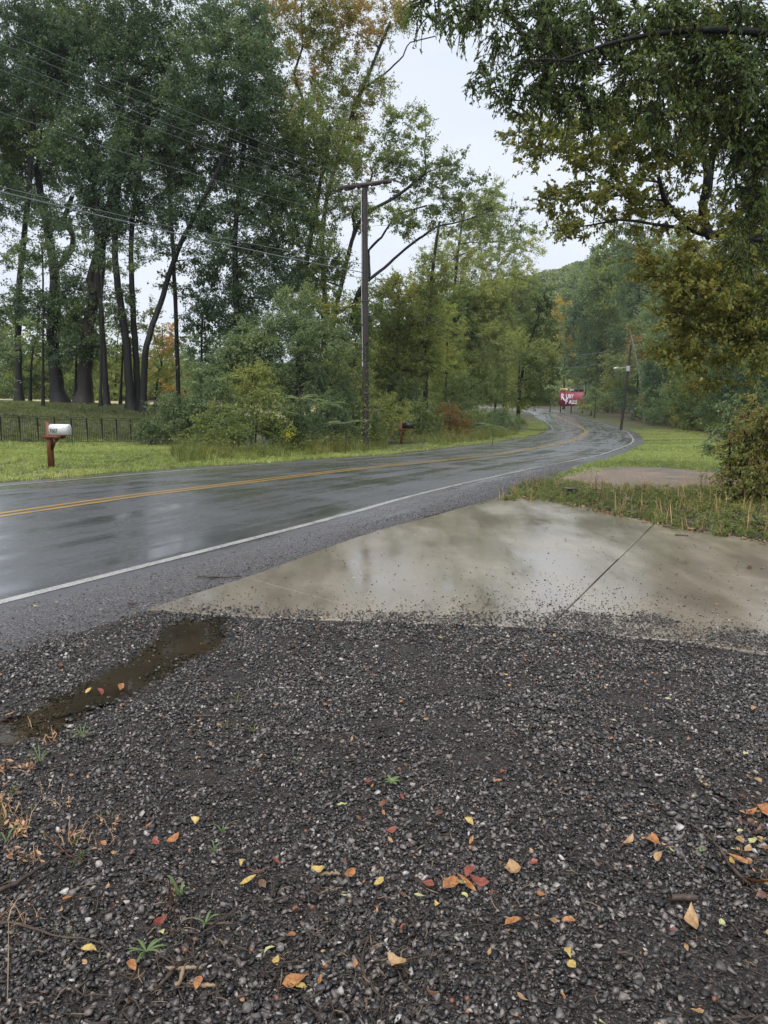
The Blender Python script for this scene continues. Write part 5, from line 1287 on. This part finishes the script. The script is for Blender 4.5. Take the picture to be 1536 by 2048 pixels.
NAMED = [(795, 1965, .088, 'tan', 'oval', 'pale tan leaf near the bottom of the photo, below the dirt patch'), (900, 1785, .085, 'orange', 'oval', 'large orange leaf at the left of the leaf cluster'), (955, 1790, .085, 'red', 'oval', 'reddish leaf at the right end of the cluster'),
 (930, 1805, .09, 'orange', 'long', 'crumpled orange leaf in the middle of the cluster'), (940, 1770, .06, 'red', 'oval', 'small red leaf standing up behind the cluster'), (1020, 1765, .10, 'tan', 'wide', 'large lobed tan leaf right of the cluster'), (855, 1790, .05, 'red', 'wide', 'dark red leaf left above the cluster'),
 (920, 1790, .04, 'pale green', 'oval', 'tiny pale leaf behind the orange cluster'), (594, 1985, .085, 'orange', 'wide', 'orange leaf folded over a yellow one, lower middle'), (597, 2003, .055, 'yellow', 'long', 'yellow leaf tucked under a folded orange one'), (320, 1880, .075, 'red', 'long', 'dark red curled leaf above the green rosette'),
 (349, 1712, .06, 'orange', 'wide', 'bright orange leaf left of the dead stalk'), (392, 1672, .05, 'yellow', 'oval', 'yellow and brown leaf upper left middle'), (700, 1776, .055, 'orange', 'oval', 'neat oval orange leaf in the middle'), (637, 1761, .06, 'yellow', 'oval', 'golden upright leaf left of the oval orange one'),
 (498, 1786, .07, 'yellow', 'oval', 'yellow leaf with a dark tip left of centre'), (520, 1780, .08, 'brown', 'long', 'brown strip of leaf beside the yellow dark-tipped one'), (488, 1757, .05, 'yellow', 'long', 'thin yellow leaf above the dark-tipped one'), (550, 1757, .055, 'red', 'wide', 'curled red brown leaf right of the thin yellow one'),
 (45, 1745, .07, 'tan', 'oval', 'tan leaf by the dark stick at the left edge'), (735, 1588, .055, 'red', 'long', 'red leaf just below the little green plant'), (805, 1612, .05, 'red', 'long', 'dark red leaf right of the green plant'), (770, 1625, .06, 'brown', 'wide', 'brown lobed leaf below the green plant'),
 (690, 1638, .03, 'pale green', 'oval', 'pale green bit of leaf left below the green plant'), (682, 1625, .032, 'pale green', 'oval', 'pale green leaf bit slightly left of its twin'), (937, 1670, .045, 'yellow', 'oval', 'yellow oval leaf right of the middle'), (782, 1677, .05, 'red', 'oval', 'reddish oval leaf at the middle'),
 (980, 1544, .05, 'tan', 'long', 'pale orange leaf on mid gravel'), (1003, 1565, .045, 'red', 'wide', 'bright red leaf on mid gravel'), (995, 1576, .04, 'orange', 'long', 'orange strip touching the bright red leaf'), (1255, 1700, .065, 'tan', 'long', 'long tan leaf left of the lobed orange one'),
 (1306, 1703, .08, 'orange', 'wide', 'crumpled lobed orange leaf, right side'), (1340, 1720, .035, 'pale green', 'oval', 'pale green leaf touching the crumpled orange one'), (1107, 1876, .06, 'tan', 'oval', 'tan leaf in the lower right gravel'), (1025, 1880, .065, 'orange', 'oval', 'orange leaf left of the tan one, lower right'),
 (1136, 1870, .045, 'orange', 'oval', 'short orange leaf right of the tan one'), (1385, 1873, .11, 'tan', 'long', 'long curved tan leaf at lower right'), (1438, 1885, .035, 'pale green', 'wide', 'pale yellow green leaf beside the long curved one'), (1130, 1940, .06, 'yellow', 'long', 'golden leaf below the tan one at right'),
 (1145, 1972, .045, 'yellow', 'oval', 'curled yellow leaf below the golden one'), (1510, 1798, .14, 'orange', 'long', 'big wet orange leaf at the right edge'), (1475, 1740, .09, 'orange', 'long', 'orange leaf lying against the long twig'), (1530, 1650, .09, 'orange', 'wide', 'orange leaf in the pile at the right edge'),
 (1500, 1655, .08, 'orange', 'long', 'long orange leaf left in the edge pile'), (1480, 1700, .06, 'tan', 'oval', 'tan leaf above the long twig'), (440, 1470, .05, 'tan', 'long', 'tan leaf bit beside a tuft of dry grass'), (548, 1427, .07, 'tan', 'long', 'pale tan leaf with its stalk on mid gravel'),
 (640, 1373, .045, 'orange', 'oval', 'orange leaf on the upper gravel'), (748, 1362, .05, 'red', 'long', 'red leaf on the upper gravel'), (652, 1427, .035, 'orange', 'oval', 'small orange leaf right of the pale stalked one'), (1010, 1361, .04, 'yellow', 'oval', 'yellow leaf on the upper right gravel'), (180, 1945, .05, 'yellow', 'oval', 'yellow orange leaf at lower left'),
 (267, 1961, .05, 'orange', 'oval', 'orange leaf beside the green rosette'), (585, 1912, .05, 'orange', 'oval', 'orange leaf right of the green rosette'), (538, 1940, .045, 'pale green', 'oval', 'pale spotted leaf right of the rosette'), (72, 1224, .055, 'yellow', 'oval', 'yellow leaf on the shoulder at the left'),
 (115, 1216, .05, 'tan', 'wide', 'pale leaf on the shoulder near the yellow one'), (1500, 1141, .09, 'brown', 'wide', 'dark curled leaf standing on the concrete at right'), (1352, 1152, .07, 'orange', 'long', 'orange leaf flat on the right slab'), (1225, 1080, .07, 'brown', 'wide', 'brown leaf on the wet middle slab'),
 (930, 1219, .07, 'brown', 'wide', 'dark leaf clump at the gravel edge of the apron'), (200, 1398, .06, 'red', 'oval', 'red leaf at the far shore of the puddle'), (178, 1398, .05, 'yellow', 'oval', 'yellow leaf at the shore of the puddle'), (243, 1388, .06, 'orange', 'oval', 'orange leaf right of the puddle shore'), (405, 1300, .045, 'yellow', 'oval', 'yellow leaf floating near the head of the puddle'),
 (22, 1448, .06, 'orange', 'wide', 'orange leaf left of the puddle tail')]
for px, py, sz, c_, k_, lb in NAMED:
    p = un(px, py); fallen(c_, k_, p[0], p[1], sz, lb, 'leaves fallen on the lot')
USED = set(); NAMED_W = [(*un(q[0], q[1])[:2], q[5]) for q in NAMED]
cols_ = ['orange', 'tan', 'brown', 'brown', 'orange', 'yellow', 'tan', 'pale green', 'tan', 'red', 'brown']
zone_names = [(lambda x, y: y < 2.2, 'at the feet of the camera'), (lambda x, y: y < 3.0, 'on the near gravel'), (lambda x, y: y < 5.0, 'on the far gravel')]
for q_ in range(240):
    y = 1.5 + 7.0 * rng.uniform() ** 1.35; x = rng.uniform(-.56, .56) * y
    if q_ > 200: p_ = un(1500 + rng.normal(0, 28), 1700 + rng.normal(0, 70)); x, y = p_[0], p_[1]
    elif q_ > 180: p_ = un(900 + rng.normal(0, 170), 1760 + rng.normal(0, 60)); x, y = p_[0], p_[1]
    d, s_ = road_sd(x, y)
    if d[0] < right_edge(s_)[0] - .6 or in_poly(np.array([x]), np.array([y]), PUDW)[0]: continue
    onap = in_poly(np.array([x]), np.array([y]), APW)[0]
    if onap and rng.uniform() < .35: continue
    c_ = cols_[rng.integers(0, len(cols_))]; k_ = ['long', 'oval', 'wide'][rng.integers(0, 3)]
    wh = 'lying on the wet concrete apron' if onap else ('lying at the feet of the camera' if y < 2.2 else 'lying on the near gravel' if y < 3.2 else 'lying on the far gravel')
    side = 'left' if x < -.2 * y else 'right' if x > .2 * y else 'middle'
    sz = rng.uniform(.018, .05)
    q = min(NAMED_W, key=lambda q: math.hypot(q[0] - x, q[1] - y)); dx, dy = x - q[0], y - q[1]
    if math.hypot(dx, dy) < .8:
        wd = ('right of' if dx > 0 else 'left of') if abs(dx) > abs(dy) else ('beyond' if dy > 0 else 'nearer than')
        lb = f'{"tiny" if sz < .032 else "small"} {c_} {k_} leaf {wd} the {q[2]}'.split()[:16]
        while lb[-1] in ('the', 'a', 'of', 'at', 'in', 'on', 'to', 'by', 'above', 'below', 'left', 'right', 'lower', 'pale', 'big', 'with', 'over', 'dark', 'its', 'wet'): lb.pop()
        lb = ' '.join(lb)
    else: lb = f'{"tiny" if sz < .032 else "small"} {c_} {k_} leaf {wh}, {side} part'
    if lb in USED: continue
    USED.add(lb); fallen(c_, k_, x, y, sz, lb, 'leaves fallen on the lot')
# leaf litter line along the weedy strip and the edge of the woods
ex, ey = scatter(1.5, 12, 6, 12, 160); eE = line_dist(ex, ey, np.array([un(*p)[:2] for p in [(1010, 994), (1110, 1005), (1200, 1025), (1310, 1050), (1420, 1068), (1560, 1095), (1750, 1137)]]))
k = eE < .10 + .10 * (ex > 4.5); ex, ey = ex[k], ey[k]
lvz = []
for c_ in ('orange', 'brown', 'tan'):
    for _ in range(2):
        m = MB(); me = leaf_mesh('oval', c_, 0); vv = np.array([q.co[:] for q in me.vertices]); ff = [tuple(p_.vertices) for p_ in me.polygons if len(p_.vertices) == 4]; m.add(vv, ff, {'orange': 0, 'brown': 1, 'tan': 2}[c_]); lvz.append(m); bpy.data.meshes.remove(me)
stuff_instances('leaf_litter', 'orange and brown leaves gathered along the weedy edge of the driveway', lvz, [FALL['orange'], FALL['brown'], FALL['tan']], np.stack([ex, ey, np.full(len(ex), .025)], 1),
                np.stack([rng.normal(0, .3, len(ex)), rng.normal(0, .3, len(ex)), rng.uniform(0, 6.3, len(ex))], 1), rng.uniform(.03, .07, len(ex)), rng.integers(0, 6, len(ex)))
wx, wy = scatter(8, 40, 20, 80, 9); d, s_ = road_sd(wx, wy); k = (d > 9.2) & (d < 12.5); wx, wy = wx[k], wy[k]
stuff_instances('leaf_litter', 'brown leaf litter on the bank below the woods right of the bend', lvz, [FALL['orange'], FALL['brown'], FALL['brown']], np.stack([wx, wy, G(wx, wy) + .04], 1),
                np.stack([rng.normal(0, .3, len(wx)), rng.normal(0, .3, len(wx)), rng.uniform(0, 6.3, len(wx))], 1), rng.uniform(.07, .16, len(wx)), rng.integers(0, 6, len(wx)))
qx, qy = scatter(-3.6, 3.8, 1.0, 5.6, 85); d, s_ = road_sd(qx, qy)
k = (d > right_edge(s_)) & ~in_poly(qx, qy, PUDW) & (np.abs(qx) < .6 * qy + .2) & (rng.uniform(0, 1, len(qx)) < .35 + .65 * (.5 + .5 * np.sin(qx * 3.1 + 1) * np.sin(qy * 2.7))); qx, qy = qx[k], qy[k]
stuff_instances('leaf_crumbs', 'small dull orange and brown leaf crumbs strewn over the gravel', lvz, [FALL['orange'], FALL['brown'], FALL['tan']], np.stack([qx, qy, np.full(len(qx), .020)], 1),
                np.stack([rng.normal(0, .5, len(qx)), rng.normal(0, .5, len(qx)), rng.uniform(0, 6.3, len(qx))], 1), .008 + .016 * rng.uniform(0, 1, len(qx)) ** 2, rng.integers(0, 6, len(qx)))
# debris bits (bark, needles, leaf crumbs)
cx, cy = scatter(-2.4, 2.4, 1.0, 3.4, 900); wgt = .10 + .9 * np.exp(-((cx + .35) / .55) ** 2 - ((cy - 1.75) / .35) ** 2) + .6 * np.exp(-((cx - 1.15 * cy / 2) / .12) ** 2)
k = (rng.uniform(0, 1, len(cx)) < wgt) & (np.abs(cx) < .6 * cy + .1); cx, cy = cx[k], cy[k]
bits = []
for _ in range(8):
    m = MB(); P = np.array([(-.5, 0, 0), (0, rng.normal(0, .12), .05), (.5, rng.normal(0, .1), 0)]); m.tube(P, [.03, .05, .02], 4, 0); bits.append(m)
stuff_instances('bark_crumbs', 'dark needles, bark crumbs and twiglets in the near gravel', bits, [M['twig']], np.stack([cx, cy, np.full(len(cx), .024)], 1), np.stack([rng.normal(0, .2, len(cx)), rng.normal(0, .2, len(cx)), rng.uniform(0, 6.3, len(cx))], 1), rng.uniform(.02, .075, len(cx)), rng.integers(0, 8, len(cx)))
k = rng.uniform(0, 1, len(cx)) < .22
stuff_instances('wood_chips', 'pale splinters and leaf crumbs scattered on the near gravel', bits, [M['chip']], np.stack([cx[k] + .02, cy[k], np.full(k.sum(), .026)], 1), np.stack([rng.normal(0, .2, k.sum()), rng.normal(0, .2, k.sum()), rng.uniform(0, 6.3, k.sum())], 1), rng.uniform(.015, .05, k.sum()), rng.integers(0, 8, k.sum()))
def twig(label, P, r0, r1, mat='twig', side=0, name='twig'):
    W_ = np.array([[*un(px, py)[:2], .022 + (q[0] if q else 0)] for px, py, *q in P]); c = W_[0].copy()
    S_ = smooth_line(W_, 14) - c; S_[:, 2] += rng.normal(0, .0015, 14)
    m = MB().tube(S_, np.linspace(r0, r1, 14) * (1 + .12 * rng.normal(0, 1, 14)), 7)
    for _ in range(side):
        k = rng.integers(3, 12); e = S_[k] + np.array([rng.normal(0, .05), rng.normal(0, .05), .01]); m.tube([S_[k], (S_[k] + e) / 2 + .004, e], [r1, r1 * .8, r1 * .5], 4)
    o = m.build(name, M[mat], None, True); o.location = c; return tag(o, label, 'twig', 'twigs on the lot')
twig('thick dark stick jutting in from the left edge', [(-30, 1812), (30, 1782), (95, 1750)], .0085, .006)
twig('long crooked grey twig crossing the lower left gravel', [(0, 1862), (50, 1885), (110, 1895), (190, 1905), (225, 1935)], .0045, .002, side=4)
twig('long bare branch sloping down right among leaves at the right', [(1380, 1668), (1430, 1715), (1470, 1760), (1500, 1790)], .004, .0055, side=2)
twig('dark thin stick lying left of the long right branch', [(1245, 1645), (1290, 1652), (1335, 1665)], .003, .0025)
twig('short dark stick pointing down right, lower right', [(1232, 1925), (1265, 1945), (1285, 1958)], .0045, .003)
twig('lichened curved twig with a white tip near the bottom middle', [(738, 1898), (725, 1930), (724, 1965), (735, 2000)], .0028, .0045)
twig('brown piece of wood right of the dark curled leaves', [(640, 1776), (680, 1771)], .006, .005, 'chip')
twig('dark stick under the red leaf by the rosette', [(405, 1873), (440, 1876), (465, 1881)], .0045, .004)
twig('broken bark stick below the rosette, lying level', [(332, 1965), (370, 1960), (405, 1957)], .0065, .005, 'chip')
twig('broken bark stick pointing down from the level one', [(368, 1962), (360, 1985), (352, 2010)], .0065, .006, 'chip')
twig('dark bark stick left of the pointing one', [(350, 1975), (325, 2000), (308, 2012)], .006, .004)
twig('pale splintered wood chip at the lower left middle', [(375, 1992), (405, 2000), (435, 2012)], .007, .004, 'chip')
twig('pale straw arching up from the lower left corner', [(18, 2045), (20, 1960, .02), (22, 1905, .05)], .0018, .0012, 'chip')
twig('dark twig with leaf bits where asphalt meets the apron', [(395, 1160), (440, 1163), (485, 1158)], .008, .005, side=3)
twig('small dark stick on the shoulder left of the apron tip', [(255, 1213), (275, 1214)], .007, .006)
twig('small stick on the right slab near the weeds', [(1350, 1074), (1376, 1076)], .009, .007)
twig('small stick on the slab just right of the joint', [(1325, 1056), (1346, 1058)], .008, .006)
twig('thin fork of twig on mid gravel', [(735, 1480), (765, 1462), (800, 1452)], .0035, .002, side=2)
twig('dark piece of bark on mid gravel left', [(385, 1447), (430, 1443)], .007, .005)
twig('thin dark twig in the upper right gravel', [(1130, 1475), (1180, 1482)], .003, .002)
twig('red stem creeping across the left gravel', [(90, 1690), (130, 1720), (165, 1752)], .0016, .0012, 'cedar')
o = twig('black knobbly lump of bark beside a tan leaf, lower right', [(1340, 1822), (1365, 1828), (1392, 1830)], .011, .009); 
# rosettes and small green plants
def rosette(label, px, py, r, n, w=.16, up=.35, mat='weed', segs=5):
    c = un(px, py); root = empty('small_plant', (c[0], c[1], .015)); tag(root, label, 'plant', 'small plants in the gravel')
    for k in range(n):
        a = 6.283 * k / n + rng.normal(0, .2); Lr = r * rng.uniform(.7, 1.15); t = np.linspace(0, 1, segs + 1)
        x = Lr * t; z = up * Lr * np.sin(t * 1.9) * rng.uniform(.5, 1.2) + .008; ww = w * Lr * np.sin(np.pi * np.clip(t * .9 + .08, 0, 1)) ** .8; ww[-1] = .0004
        dx, dy = math.cos(a), math.sin(a); vv = []
        for q in range(segs + 1):
            for sg in (-1, 0, 1): vv.append((dx * x[q] - dy * ww[q] * sg * .5, dy * x[q] + dx * ww[q] * sg * .5, z[q] + abs(sg) * ww[q] * .15))
        MB().add(vv, [(3 * q + c_, 3 * q + c_ + 1, 3 * q + c_ + 4, 3 * q + c_ + 3) for q in range(segs) for c_ in (0, 1)]).build('leaf', M[mat], root, True)
    return root
FRESH = leaf_mat('fresh green blades', S((.04, .065, .022), (.07, .10, .035), (.10, .135, .055)), transl=.3); M['fresh'] = FRESH
rosette('green rosette of narrow leaves near the bottom left', 293, 1925, .056, 10, .15, .4, 'fresh')
rosette('small upright green plant beside the dead stalk', 362, 1830, .045, 5, .22, 1.2, 'fresh')
rosette('low bright green plant at the middle of the gravel', 782, 1577, .042, 7, .3, .3, 'fresh')
rosette('little green grass clump on the left gravel near the puddle', 165, 1492, .085, 12, .045, .5, 'fresh')
rosette('grass clump at the upper end of the left weeds', 82, 1545, .08, 12, .045, .7, 'fresh')
rosette('green leaf pair lower left middle by a dark twig', 412, 1880, .04, 4, .2, .6, 'fresh')
rosette('tiny feathery seedling on the gravel', 445, 1688, .035, 8, .14, .8, 'fresh')
rosette('tuft of yellowing grass beside tan leaf bits', 475, 1418, .07, 10, .05, .3, 'weed')
rosette('thin yellow green tuft on mid gravel', 455, 1470, .06, 9, .05, .3, 'weed')
rosette('second thin tuft right of the yellow green one', 508, 1478, .06, 8, .06, .5, 'weed')
rosette('tiny green clover bit near the right twig', 1400, 1738 - 20, .02, 4, .4, .4, 'fresh')
rosette('small weed low among bark at the bottom', 430, 1730, .03, 6, .16, 1.2, 'fresh')
rosette('pair of narrow blades in the left weeds', 15, 1715, .06, 5, .12, 1.0, 'fresh')
r = stalk('dead dark seed stalk standing in the left gravel', 340, 1840, .13, 2, .008, 'dry', .08, 'dead_weed', 30, .25)
# acorns
am = MB(); am.add(V * [.0065, .0065, .0075] + [0, 0, .004], Fc); acm = am.mesh('acorn', simple('brown acorn', (.20, .08, .04), .3, var=.3), True)
for px, py, lb in [(1425, 2033, 'acorn near the bottom right corner'), (375, 1936, 'acorn right above the rosette'), (590, 1810 + 35, 'acorn left of the dirt patch'), (623, 1845, 'acorn beside its neighbour at the dirt patch'), (656, 1964, 'reddish acorn below the dirt patch'), (905, 2032, 'acorn at the bottom middle'), (932, 2024, 'acorn right of the bottom middle one'),
                   (506, 1943, 'acorn right of a spotted pale leaf'), (590, 1842 + 3, 'acorn on bare dirt'), (555, 2019, 'acorn near the bottom, left of middle'), (610, 1692, 'acorn above the dark curled twigs')]:
    c = un(px, py); o = bpy.data.objects.new('acorn', acm); col.objects.link(o); o.location = (c[0], c[1], .028); o.rotation_euler = (1.2, 0, rng.uniform(0, 6)); tag(o, lb, 'acorn', 'acorns on the gravel')

# ================================================================== haze
hb_ = MB().box((-330, -15, -8), (330, 660, 115)).build('haze', [])
hm = bpy.data.materials.new('haze'); hm.use_nodes = True; ht = hm.node_tree; ht.nodes.clear()
pv = ht.nodes.new('ShaderNodeVolumePrincipled'); pv.inputs['Density'].default_value = HAZE; pv.inputs['Color'].default_value = (.93, .96, 1.0, 1); pv.inputs['Anisotropy'].default_value = 0.3
ho = ht.nodes.new('ShaderNodeOutputMaterial'); ht.links.new(pv.outputs[0], ho.inputs['Volume']); hb_.data.materials.clear(); hb_.data.materials.append(hm)
hb_['kind'] = 'stuff'; hb_['label'] = 'thin pale rain haze in the valley air'
